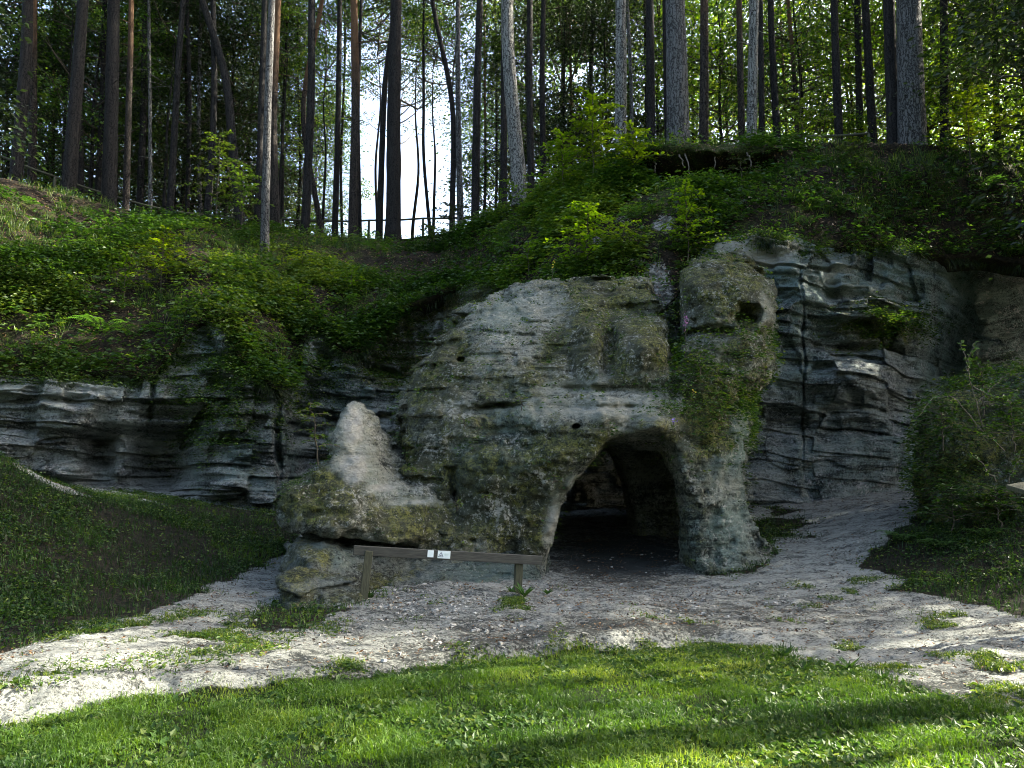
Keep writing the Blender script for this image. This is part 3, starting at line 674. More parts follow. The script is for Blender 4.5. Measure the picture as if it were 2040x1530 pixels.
# left jamb rim: yellow light painted in through a thin bpale blob
BODY = (pos, q, bn)
arch = rock_obj('arch_rock', pos, q, M_rock, bmoss, bpale, bteal, 'large mossy sandstone outcrop with a dark walk-through arch')

led_poly = [(556, 1015), (572, 968), (608, 932), (648, 905), (664, 862), (677, 825), (689, 804), (706, 796), (724, 803), (742, 822), (751, 842), (760, 862), (776, 882), (800, 900), (870, 955), (930, 1010), (930, 1065), (800, 1092), (700, 1080), (600, 1062), (562, 1045)]
lc = np.array([(700, 800, 12.6), (700, 860, 12.1), (670, 900, 11.9), (740, 900, 12.1), (710, 950, 11.7), (590, 1000, 11.4), (700, 1010, 11.2), (650, 1040, 11.2), (800, 1050, 11.55), (860, 1000, 12.15), (600, 950, 11.7), (900, 1050, 12.3), (560, 1040, 11.6), (765, 870, 12.9), (780, 910, 12.8), (800, 850, 13), (770, 960, 12.2)])
pos, q, n_ = relief(led_poly, rbf(lc[:, :2], lc[:, 2]), 15.0, step=3, dy=.05, r=.2, rb=.6, nz=.9, seed=80, nm=lambda U, V: 1 - .72 * blobs(U, V, [(708, 850, 70, 75, 1), (730, 930, 60, 40, 1)]))
LEDGE = (pos, q, n_); u_, v_ = UV(pos)
rock_obj('ledge_rock', pos, q, M_rock, blobs(u_, v_, [(640, 985, 90, 50, 1.5), (800, 1040, 90, 40, 1.1), (600, 900, 40, 80, 1), (860, 1050, 60, 50, 1.1)]),
         np.maximum(blobs(u_, v_, [(704, 850, 26, 50, 1.15), (705, 930, 36, 45, 1.1), (760, 972, 45, 13, .9), (830, 1000, 50, 10, .7)]), 0), blobs(u_, v_, [(600, 1000, 60, 50, .6)]), 'pale pointed sandstone ledge left of the arch rock')
base_poly = [(572, 1130), (582, 1096), (620, 1082), (740, 1074), (900, 1070), (1080, 1090), (1092, 1180), (1095, 1260), (600, 1260), (575, 1180)]
lc = np.array([(620, 1090, 11.2), (620, 1130, 10.5), (720, 1100, 11.6), (700, 1150, 10.7), (800, 1090, 12.2), (850, 1140, 11.7), (1000, 1120, 12.0), (1080, 1150, 11.9), (900, 1200, 11.0), (700, 1200, 10.4), (600, 1170, 10.3), (1050, 1200, 11.4), (570, 1130, 10.9)])
pos, q, n_ = relief(base_poly, rbf(lc[:, :2], lc[:, 2]), 14.5, step=4, dy=.07, r=.3, rb=.6, nz=1.1, seed=90)
u_, v_ = UV(pos)
rock_obj('footing_rock', pos, q, M_shaderock, blobs(u_, v_, [(620, 1110, 60, 30, .4), (760, 1180, 60, 30, .6)]), blobs(u_, v_, [(680, 1125, 20, 22, .45), (900, 1195, 150, 20, .8), (1000, 1180, 60, 30, .5)]), blobs(u_, v_, [(680, 1120, 60, 40, .4), (980, 1150, 80, 40, .5)]), 'dark undercut rock footing behind the wooden rail')
bp = [(538, 1225), (540, 1190), (556, 1156), (592, 1138), (640, 1142), (690, 1158), (722, 1172), (735, 1200), (715, 1232), (600, 1250)]
lc = np.array([(590, 1150, 9.95), (600, 1200, 9.55), (680, 1170, 9.95), (700, 1210, 9.7), (550, 1200, 9.65), (640, 1240, 9.4)])
pos, q, n_ = relief(bp, rbf(lc[:, :2], lc[:, 2]), 11.0, step=3.5, dy=.05, r=.22, rb=.3, nz=.8, seed=95)
u_, v_ = UV(pos); z0 = np.zeros(len(pos))
rock_obj('low_boulder', pos, q, M_shaderock, z0 + .35, blobs(u_, v_, [(630, 1165, 40, 14, .4), (690, 1165, 30, 8, .5)]), z0 + .1, 'low dark boulder beside the left path below the ledge')
bush_poly = [(1845, 1180), (1836, 1080), (1832, 960), (1828, 880), (1834, 820), (1860, 782), (1910, 760), (1990, 748), (2100, 742), (2300, 760), (2400, 900), (2400, 1250), (1860, 1250)]
lc = np.array([(1850, 900, 13.2), (1900, 800, 13.6), (2000, 760, 14), (2000, 900, 12.6), (1950, 1050, 12.4), (2100, 1000, 12), (1870, 1100, 12.9), (2300, 900, 12), (2300, 1200, 11.5)])
pos, q, n_ = relief(bush_poly, rbf(lc[:, :2], lc[:, 2]), 16.5, step=7, dy=.12, r=.8, rb=.8, nz=1.4, seed=110)
BUSH = (pos, q, n_); u_, v_ = UV(pos)
rock_obj('overgrown_rock', pos, q, M_shaderock, np.full(len(pos), .9), blobs(u_, v_, [(1970, 950, 12, 12, .4)]), np.zeros(len(pos)), 'dark rock at the right edge overgrown with leafy twigs')

# ------------------------------------------------------------------ scattering helpers
def face_samples(P3, n, wfun, rsx=rs):
    pos, q, nn = P3; c = pos[q].mean(1); nf = nrm(nn[q].mean(1))
    ar = np.linalg.norm(np.cross(pos[q[:, 2]] - pos[q[:, 0]], pos[q[:, 3]] - pos[q[:, 1]]), axis=1) * .5
    w_ = ar * wfun(c, nf); w_ = w_ / w_.sum(); i = rsx.choice(len(q), n, p=w_)
    ab = rsx.rand(n, 2)[..., None]; p = pos[q[i]]
    s = (p[:, 0] * (1 - ab[:, 0]) + p[:, 1] * ab[:, 0]) * (1 - ab[:, 1]) + (p[:, 3] * (1 - ab[:, 0]) + p[:, 2] * ab[:, 0]) * ab[:, 1]
    return s, nf[i]
def sheet3(S):
    n, m = S.shape[:2]; q = grid_faces(n, m); V = S.reshape(-1, 3)
    gx = np.gradient(S, axis=1); gy = np.gradient(S, axis=0); nn = nrm(np.cross(gx, gy))
    nn = np.where((nn * (S - [0, 0, 3])).sum(-1, keepdims=True) > 0, -nn, nn)
    return V, q, nn.reshape(-1, 3)
def plants(base, nn, k, spread, height, L, wr=.55, tiers=3, rsx=rs, droop=.25, tintmean=None):
    """leafy plants: k leaves in flat tiers round each base point"""
    n = len(base); up = nrm(nn * .35 + [0, 0, 1.0])
    h = height * (.4 + .8 * rsx.rand(n)); az = rsx.rand(n, k) * 6.283
    tier = (rsx.randint(0, tiers, (n, k)) + 1 - .3 * rsx.rand(n, k)) / tiers
    rad = spread * (.12 + .5 * rsx.rand(n, k)) * (1.15 - .5 * tier)
    c = base[:, None] + up[:, None] * (h[:, None] * tier)[..., None]
    d = np.stack([np.cos(az), np.sin(az), -droop + .3 * (rsx.rand(n, k) - .5)], -1)
    c = c + d * rad[..., None] * [1, 1, .35]
    upn = np.array([0, 0, 1.]) + .45 * rsx.randn(n, k, 3)
    LL = (L * (.6 + .7 * rsx.rand(n, k)))
    tm = rsx.rand(n) if tintmean is None else tintmean
    tint = np.clip(tm[:, None] * .6 + .4 * rsx.rand(n, k), 0, 1)
    return leaves(c.reshape(-1, 3), d.reshape(-1, 3), upn.reshape(-1, 3), LL.ravel(), LL.ravel() * wr, tint=tint.ravel(), rsx=rsx)
def leafobj(name, VFT, mat, parent=None, origin=None):
    V, Fq, T = VFT
    if origin is not None: V = V - np.asarray(origin)
    me = mesh_np(name, V, Fq, mat, smooth=False, attrs={'tint': T})
    return obj(name, me, parent, origin if (origin is not None and parent is None) else None)
def catl(lst):
    V, Q, T, o = [], [], [], 0
    for v, q, t in lst: V.append(v); Q.append(q + o); T.append(t); o += len(v)
    return np.vstack(V), np.vstack(Q), np.concatenate(T)

def blades(base, L, W, lean=.5, rsx=rs, tint=None):
    n = len(base); az = rsx.rand(n) * 6.283; s = np.stack([np.cos(az), np.sin(az), np.zeros(n)], -1)
    ld = rsx.rand(n) * 6.283; l = np.stack([np.cos(ld), np.sin(ld), np.zeros(n)], -1) * (lean * rsx.rand(n) ** .7)[:, None]
    up = np.array([0, 0, 1.]); L = L[:, None]; W = W[:, None]
    m = base + (up * .55 + l * .35) * L; t_ = base + (up * (1 - .35 * lean) + l * 1.0) * L
    V = np.stack([base - s * W * .5, base + s * W * .5, m - s * W * .45, m + s * W * .45, t_ - s * W * .08, t_ + s * W * .08], 1).reshape(-1, 3)
    i = np.arange(n)[:, None] * 6
    Q = np.concatenate([i + [0, 1, 3, 2], i + [2, 3, 5, 4]], 0)
    tt_ = rsx.rand(n) if tint is None else tint
    return V, Q, np.repeat(tt_, 6)
# ---- undergrowth on the hillside
HS = sheet3(H2[2:])
def wh(c, nf):
    u, v = UV(c); n = fbm(c[:, 0] * .55, c[:, 1] * .55, c[:, 2] * .55, 4, 61)
    w_ = sstep(-.12, .25, n) + .06
    w_ *= 1 - .97 * np.clip(blobs(u, v, [(1310, 575, 36, 60, 1), (1320, 455, 26, 22, 1), (1490, 480, 100, 40, 1), (618, 585, 10, 16, 1)]) * 1.5, 0, 1)
    w_ = w_ + 2.5 * np.exp(-((v - np.interp(u, ua, vB) + 8) / 14) ** 2) * (blobs(u, v, [(790, 600, 190, 120, 1), (1950, 520, 150, 40, .8)]) + .12)
    w_ *= 1 - .95 * np.clip(blobs(u, v, [(1400, 322, 130, 20, 1), (1500, 325, 60, 14, .8), (1870, 470, 90, 20, .6)]), 0, 1)
    w_ *= 1 + 2.2 * blobs(u, v, [(150, 610, 220, 90, 1), (330, 520, 120, 90, 1), (600, 540, 130, 90, 1.0), (1190, 420, 170, 130, 1.4), (1370, 470, 60, 90, 1.3), (480, 640, 200, 60, .8)])
    w_ *= np.where((u > 1450) & (v > 300), .33, 1) * np.where((u < 420) & (v < 500), .35, 1) * np.where((u > 800) & (u < 960) & (v > 480), .7, 1)
    return w_
pb, pn = face_samples(HS, 11500, wh)
ub_, vb_ = UV(pb)
tm = np.clip(.3 + .45 * fbm(pb[:, 0] * .8, pb[:, 1] * .8, pb[:, 2], 3, 62) + .55 * blobs(ub_, vb_, [(330, 540, 150, 90, 1), (600, 550, 120, 90, 1), (500, 660, 120, 60, .7), (1180, 480, 160, 100, 1), (100, 610, 150, 60, .8)]) + .3 * rs.rand(len(pb)) - .45 * blobs(ub_, vb_, [(120, 440, 330, 70, 1), (880, 540, 90, 80, 1.2), (1750, 400, 300, 90, .6)]), 0, 1)  # blobs paint sunlit and shaded patches of the slope into the plant tint
sz = .5 + .9 * rs.rand(len(pb))
o = leafobj('undergrowth', plants(pb, pn, 14, .62, .40, .135, tintmean=tm), M_leaf); tag(o, 'low leafy undergrowth covering the slopes', 'undergrowth', kind='stuff')
# fallen needles / litter and dead fronds on the slope
pb, pn = face_samples(HS, 26000, lambda c, nf: np.ones(len(c)))
d = nrm(np.cross(pn, rdir(len(pb)))) ; o = leafobj('slope_litter', leaves(pb + pn * .015, d, pn + .3 * rdir(len(pb)), .04 + .07 * rs.rand(len(pb)), .012 + .03 * rs.rand(len(pb))), M_litter)
tag(o, 'fallen needles and dry leaves strewn over the slope', 'leaf litter', kind='stuff')
pb, pn = face_samples(HS, 3200, lambda c, nf: sstep(.0, .35, fbm(c[:, 0] * .9, c[:, 1] * .9, c[:, 2] * .6, 3, 78)) + 1.5 * blobs(*UV(c), [(1750, 400, 260, 40, 1), (1820, 330, 200, 30, 1), (80, 500, 150, 60, .6)]))
k_ = 9; bb_ = np.repeat(pb, k_, 0) + rs.randn(len(pb) * k_, 3) * [.05, .05, .01]
o = leafobj('slope_grass', blades(bb_, .14 + .28 * rs.rand(len(bb_)), np.full(len(bb_), .013), .95), M_leaf); tag(o, 'tufts of long grass on the slopes', 'grass', kind='stuff')
# tufts hanging over the cliff edge and on ledges
CS = sheet3(S2)
def wc(c, nf):
    u, v = UV(c)
    vb_ = np.interp(u, ua, vB)
    return .5 * np.exp(-((v - vb_ - 6) / 14) ** 2) + blobs(u, v, [(430, 820, 110, 90, .8), (500, 740, 120, 50, 1), (620, 740, 90, 80, .8), (1760, 655, 80, 32, 1.6), (720, 640, 60, 100, .6), (300, 760, 200, 14, .6), (1800, 500, 250, 14, .8), (900, 520, 130, 90, .3), (790, 680, 80, 100, .7), (350, 700, 70, 60, .8)]) ** 1.5
pb, pn = face_samples(CS, 3600, wc)
o = leafobj('cliff_plants', plants(pb, nrm(pn + [0, 0, .2]), 14, .38, .22, .075), M_leaf); tag(o, 'small leafy plants rooted on the cliff ledges', 'plants', kind='stuff')
# plants on the arch rock
def wb(c, nf):
    u, v = UV(c); fr = (nf[:, 1] < .35)
    return (blobs(u, v, [(1420, 800, 95, 80, 1.3), (1390, 740, 60, 50, 1), (1470, 700, 60, 40, .8), (1420, 870, 50, 35, .8)]) ** 1.3 + .02) * fr * (c[:, 2] > .3)
pb, pn = face_samples(BODY, 2000, wb)
o = leafobj('arch_ledge_plants', plants(pb, nrm(pn + [0, 0, .3]), 13, .30, .20, .062), M_leaf); tag(o, 'leafy plants hanging on the ledge above the arch', 'plants', kind='stuff')
def wsm(c, nf):
    u, v = UV(c); return (.25 + 1.5 * sstep(.0, .4, fbm(c[:, 0] * 1.5, c[:, 1], c[:, 2] * 1.5, 3, 64))) * (nf[:, 1] < .3) * (c[:, 2] > .3) * (1 + 2 * sstep(.2, .7, nf[:, 2]))
pb, pn = face_samples(BODY, 950, wsm)
p2, q2 = face_samples(LEDGE, 300, lambda c, nf: blobs(*UV(c), [(600, 960, 60, 60, 1), (640, 880, 25, 60, 1.6), (780, 1050, 80, 30, .7)]) * (nf[:, 1] < .3))
pb = np.vstack([pb, p2]); pn = np.vstack([pn, q2])
o = leafobj('rock_sprigs', plants(pb, pn, 7, .12, .07, .038), M_leaf); tag(o, 'tiny green sprigs growing in the pores of the rocks', 'sprigs', kind='stuff')
# twigs and leaves on the overgrown rock
pb, pn = face_samples(BUSH, 7000, lambda c, nf: (nf[:, 1] < .4) * (.25 + sstep(-.2, .4, fbm(c[:, 0], c[:, 1], c[:, 2], 3, 66))))
o = leafobj('rock_creepers', plants(pb, pn, 10, .42, .26, .07, tiers=4), M_leaf); tag(o, 'dark leafy creepers over the right edge rock', 'creeper', kind='stuff')

pb, pn = face_samples(CS, 9000, lambda c, nf: np.exp(-((UV(c)[1] - np.interp(UV(c)[0], ua, vB) - 4) / 9) ** 2) * sstep(-.1, .3, fbm(c[:, 0] * .8, c[:, 1], 0, 3, 77)))
d = pn * .8 + rdir(len(pb)) * .6 + [0, 0, -.9]
o = leafobj('edge_grass', leaves(pb, d, pn + rdir(len(pb)) * .3, .12 + .3 * rs.rand(len(pb)), np.full(len(pb), .014)), M_leafdark); tag(o, 'grass and rootlets hanging over the cliff edge', 'grass', kind='stuff')
# ---- ground cover on the banks
def ground_pts(n, f, a0=-.95, a1=.95, y0=3, y1=18, rsx=rs):
    out = []
    tot = 0
    while tot < n:
        y = np.sqrt(y0 ** 2 + (y1 ** 2 - y0 ** 2) * rsx.rand(n)); x = (a0 + (a1 - a0) * rsx.rand(n)) * y
        z = gz(x, y); m = rsx.rand(n) < f(x, y, z); out.append(np.stack([x, y, z], -1)[m]); tot += m.sum()
    return np.vstack(out)[:n]
def f_bank(x, y, z):
    v_, l_, w_ = ground_masks(x, y, z); return v_ * (1 - w_) * (.25 + .75 * sstep(-.3, .3, fbm(x * .9, y * .9, 0, 3, 67)))
pb = ground_pts(11500, lambda x, y, z: f_bank(x, y, z) * (.25 + .75 * sstep(-.15, .3, fbm(x * 1.1, y * 1.1, 5, 4, 81))), y0=7, y1=18)
o = leafobj('bank_plants', plants(pb, np.tile([0, 0, 1.], (len(pb), 1)), 7, .20, .08, .045, wr=.8), M_leaf); tag(o, 'dark low weeds on the shaded banks', 'weeds', kind='stuff')
pb = ground_pts(60000, f_bank, y0=7, y1=17)
o = leafobj('bank_grass', blades(pb, .05 + .13 * rs.rand(len(pb)) ** 1.5, np.full(len(pb), .009), .9, tint=np.clip(.28 * rs.rand(len(pb)) + .5 * sstep(.1, .45, fbm(pb[:, 0] * .8, pb[:, 1] * .8, 9, 3, 83)), 0, 1)), M_leaf); tag(o, 'rough dark grass on the shaded banks', 'grass', kind='stuff')
# ---- lawn
def f_lawn(x, y, z):
    v_, l_, w_ = ground_masks(x, y, z); return np.clip(w_ * (.30 + .85 * sstep(-.35, .25, fbm(x * 2.4, y * 2.4, 0, 4, 68))), 0, 1) ** 1.2
pb = ground_pts(240000, f_lawn, -.78, .78, 3.1, 8.6)
tl = np.clip(.42 + .8 * fbm(pb[:, 0] * .9, pb[:, 1] * .9, 0, 4, 69) + .35 * (rs.rand(len(pb)) - .4), 0, 1)
hm = .6 + .8 * sstep(-.3, .4, fbm(pb[:, 0] * 3, pb[:, 1] * 3, 4, 3, 79))
me_ = blades(pb, hm * (.022 + .065 * rs.rand(len(pb)) ** 2.4), .003 + .004 * rs.rand(len(pb)), .9, tint=tl)
o = leafobj('lawn_grass', me_, M_grass); tag(o, 'short sunlit lawn grass in the foreground', 'grass', kind='stuff')
pb = ground_pts(42000, lambda x, y, z: f_lawn(x, y, z) * sstep(-.45, .3, fbm(x * 2.3, y * 2.3, 1, 3, 70)), -.78, .78, 3.1, 8.8)
n_ = len(pb); az = rs.rand(n_) * 6.283; d = np.stack([np.cos(az), np.sin(az), .25 + .7 * rs.rand(n_)], -1)
LL = .022 + .045 * rs.rand(n_) ** 2
o = leafobj('lawn_weeds', leaves(pb + [0, 0, .012], d, np.array([0, 0, 1.]) + .6 * rs.randn(n_, 3), LL, LL * (.35 + .4 * rs.rand(n_)), .1), M_weed); tag(o, 'broad leaved weeds and clover in the lawn', 'weeds', kind='stuff')
# sparse tufts on the sand near the lawn edge + litter on the path
def f_edge(x, y, z):
    v_, l_, w_ = ground_masks(x, y, z); u, v = UV(np.stack([x, y, z], -1))
    return (1 - w_) * (1 - v_) * sstep(.12, .45, fbm(x * 2.2, y * 2.2, 0, 3, 72)) * np.clip(blobs(u, v, [(1500, 1330, 350, 55, 1), (1900, 1380, 200, 60, .8), (1000, 1330, 400, 30, .8), (2000, 1270, 120, 40, 1), (1650, 1160, 80, 40, .4), (1050, 1200, 60, 14, 1), (350, 1260, 250, 40, .35), (740, 1210, 80, 20, .8), (100, 1360, 200, 30, .2)]), 0, 1)
pb = ground_pts(9000, f_edge, -.85, .85, 5, 12)
o = leafobj('path_tufts', catl([blades(pb[:6500], .03 + .06 * rs.rand(6500), np.full(6500, .006), .9), plants(pb[6500:], np.tile([0, 0, 1.], (2500, 1)), 6, .10, .035, .04)]), M_grass)
tag(o, 'sparse grass tufts on the sandy path', 'grass', kind='stuff')
def f_path(x, y, z):
    v_, l_, w_ = ground_masks(x, y, z); return (1 - w_) * (1 - v_) * (.25 + .75 * l_ + .5 * sstep(0, .4, fbm(x * 1.7, y * 2.4, 0, 3, 73)))
pb = ground_pts(26000, f_path, -.85, .85, 5, 19)
n_ = len(pb); d = rdir(n_) * [1, 1, .25]
o = leafobj('path_litter', leaves(pb + [0, 0, .006], d, np.array([0, 0, 1.]) + .5 * rs.randn(n_, 3), .02 + .045 * rs.rand(n_) ** 2, .006 + .018 * rs.rand(n_), .2), M_litter)
tag(o, 'bark chips, needles and dead leaves on the sand', 'leaf litter', kind='stuff')

def rubble(pts, size, rsx=rs):
    n = len(pts); B = np.array([[x, y, z] for x in (-1, 1) for y in (-1, 1) for z in (-1, 1)], float)
    V = B[None] * (1 + .45 * rsx.randn(n, 8, 1) * .6) * (size[:, None, None] * [1, 1, .6]) * .5 + rsx.randn(n, 8, 3) * size[:, None, None] * .12
    a = rsx.rand(n) * 6.283; c_, s_ = np.cos(a)[:, None], np.sin(a)[:, None]
    V = np.stack([V[..., 0] * c_ - V[..., 1] * s_, V[..., 0] * s_ + V[..., 1] * c_, V[..., 2]], -1) + pts[:, None] + np.array([0, 0, .2]) * size[:, None, None]
    Fb = np.array([[0, 1, 3, 2], [4, 6, 7, 5], [0, 4, 5, 1], [2, 3, 7, 6], [0, 2, 6, 4], [1, 5, 7, 3]])
    return V.reshape(-1, 3), (np.arange(n)[:, None, None] * 8 + Fb).reshape(-1, 4)
def f_rub(x, y, z):
    v_, l_, w_ = ground_masks(x, y, z); u, v = UV(np.stack([x, y, z], -1))
    return (1 - w_) * (1 - v_) * np.clip(.06 + blobs(u, v, [(900, 1215, 170, 55, 1), (700, 1250, 120, 40, .5), (1400, 1200, 120, 25, .25), (1060, 1290, 200, 14, .5)]), 0, 1)
pb = ground_pts(4000, f_rub, -.85, .85, 6, 14); V, Fq = rubble(pb, .007 + .03 * rs.rand(len(pb)) ** 3)
M_rub = simple_mat('sandstone crumbs', (.10, .10, .09), (.42, .42, .38), 14)
o = obj('rubble', mesh_np('rubble', V, Fq, M_rub, False)); tag(o, 'crumbled sandstone gravel below the rail and along the path', 'gravel', kind='stuff')

# ------------------------------------------------------------------ trees
def crown_mesh(name, seed, h0, h1, rad, ncl, per, L, mat, wr=.55, flat=.14, prof=None, cr=.75):
    """sprays of leaves at the ends of limbs; returns (leaf mesh, limb mesh)"""
    q = np.random.RandomState(seed); parts = []; limbs = []
    zc = h0 + (h1 - h0) * q.rand(ncl) ** .85; a = q.rand(ncl) * 6.283
    rz = (zc - h0) / (h1 - h0); prf = np.sqrt(np.clip(1 - (rz * 1.25 - .35) ** 2, .08, 1))
    r_ = rad * prf * (.25 + .75 * np.sqrt(q.rand(ncl)))
    cc = np.stack([r_ * np.cos(a), r_ * np.sin(a), zc], -1)
    for k_ in range(ncl):
        n = int(per * (.5 + q.rand())); s = cr * (.6 + .7 * q.rand())
        o_ = q.randn(n, 3) * [s * .5, s * .5, s * flat]; o_[:, 2] -= (o_[:, 0] ** 2 + o_[:, 1] ** 2) * .22
        c = cc[k_] + o_; d = nrm(o_ * [1, 1, .2] + q.randn(n, 3) * .25 * s) + [0, 0, -.25]
        LL = L * (.6 + .7 * q.rand(n)); tm = q.rand()
        parts.append(leaves(c, d, np.array([0, 0, 1.]) + .5 * q.randn(n, 3), LL, LL * wr, tint=np.clip(tm * .55 + .45 * q.rand(n), 0, 1), rsx=q))
        if k_ % 2 == 0:
            st = np.array([0, 0, max(zc[k_] - r_[k_] * (.35 + .4 * q.rand()), .4)]); t_ = np.linspace(0, 1, 5)[:, None]
            mid = st * (1 - t_) + cc[k_] * t_; mid[:, 2] -= .12 * r_[k_] * np.sin(t_[:, 0] * 3.14); mid += q.randn(5, 3) * .05 * t_
            limbs.append(tube(mid, np.linspace(.035, .008, 5) * (.7 + r_[k_] * .25), 4, False))
    V, Q, T = catl(parts); me = mesh_np(name, V, Q, mat, smooth=False, attrs={'tint': T})
    V, fs = join(limbs); lm = mesh_np(name + '_limbs', V, fs, M_twig)
    return me, lm
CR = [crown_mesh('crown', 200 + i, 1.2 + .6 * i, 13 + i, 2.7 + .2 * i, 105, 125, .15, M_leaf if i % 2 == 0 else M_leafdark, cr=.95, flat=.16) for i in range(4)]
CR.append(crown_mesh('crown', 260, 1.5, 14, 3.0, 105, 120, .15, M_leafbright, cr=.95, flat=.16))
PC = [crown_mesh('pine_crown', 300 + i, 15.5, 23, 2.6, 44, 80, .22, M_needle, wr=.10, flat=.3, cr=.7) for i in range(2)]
def trunk_pts(ub, ut, Y, H=22, wob=.1, seed=0, zb=None, Xb=None):
    X0, Y0, _ = P(ub, np.interp(ub, ua, vC), Y); zb = plateau_z(X0, Y) - .25 if zb is None else zb
    T = P(ut, 0, Y); hh = T[2] - zb; dx = (T[0] - X0) / max(hh, 3.0)
    q = np.random.RandomState(seed); n = 46; h = np.linspace(0, 1, n) ** 1.15 * H
    x = dx * h + wob * (vn(h * .16, seed, 0, 5) - vn(0, seed, 0, 5)) * 1.6; y_ = wob * vn(h * .13, seed, 7, 6)
    return np.array([X0, Y, zb]), np.stack([x, y_, h], -1)
def make_pine(ub, ut, wpx, Y, mat, label, group=None, wob=.1, seed=0, crown=True, flare=.5, name='pine_tree', H=22, fine=False):
    org, pts = trunk_pts(ub, ut, Y, H, wob, seed)
    r0 = wpx * Y / F * .5; rad = r0 * (1.06 - .62 * (pts[:, 2] / H) ** 1.1)
    if fine:
        hh = np.linspace(0, 1, 240) ** 1.1 * H; pts = np.stack([np.interp(hh, pts[:, 2], pts[:, k_]) for k_ in range(3)], -1); rad = r0 * (1.06 - .62 * (pts[:, 2] / H) ** 1.1)
    root = empty(name, org); tag(root, label, 'tree', group)
    V, fs = tube(pts, rad, 40 if fine else 14, True, bark=.05 if not fine else .045, seed=seed, flare=flare)
    q = np.random.RandomState(seed + 900); st = [(V, fs)]
    for _ in range(q.randint(5, 14)):
        hs = 3 + 13 * q.rand(); a_ = q.rand() * 6.283; c_ = np.array([np.interp(hs, pts[:, 2], pts[:, k_]) for k_ in range(3)]); l_ = .25 + .9 * q.rand() ** 2
        t_ = np.linspace(0, 1, 5)[:, None]; dd = np.array([math.cos(a_), math.sin(a_), .15 - .3 * q.rand()]); st.append(tube(c_ + dd * (r0 * .5 + l_ * t_) - np.array([0, 0, .2]) * l_ * t_ ** 2, np.linspace(.022, .006, 5), 4, False))
    V, fs = join(st)
    obj('trunk', mesh_np('trunk', V, fs, mat), root)
    if crown:
        c = PC[seed % 2]; o_ = obj('crown', c[0], root); o_.rotation_euler = (0, 0, seed * 1.7); o_.location = (pts[-1][0] * .85, 0, H - 22)
        o2 = obj('crown_limbs', c[1], root); o2.rotation_euler = o_.rotation_euler; o2.location = o_.location
    return root
D, PN, PA, GR = M_bark_dark, M_bark_pine, M_bark_pale, M_bark_grey
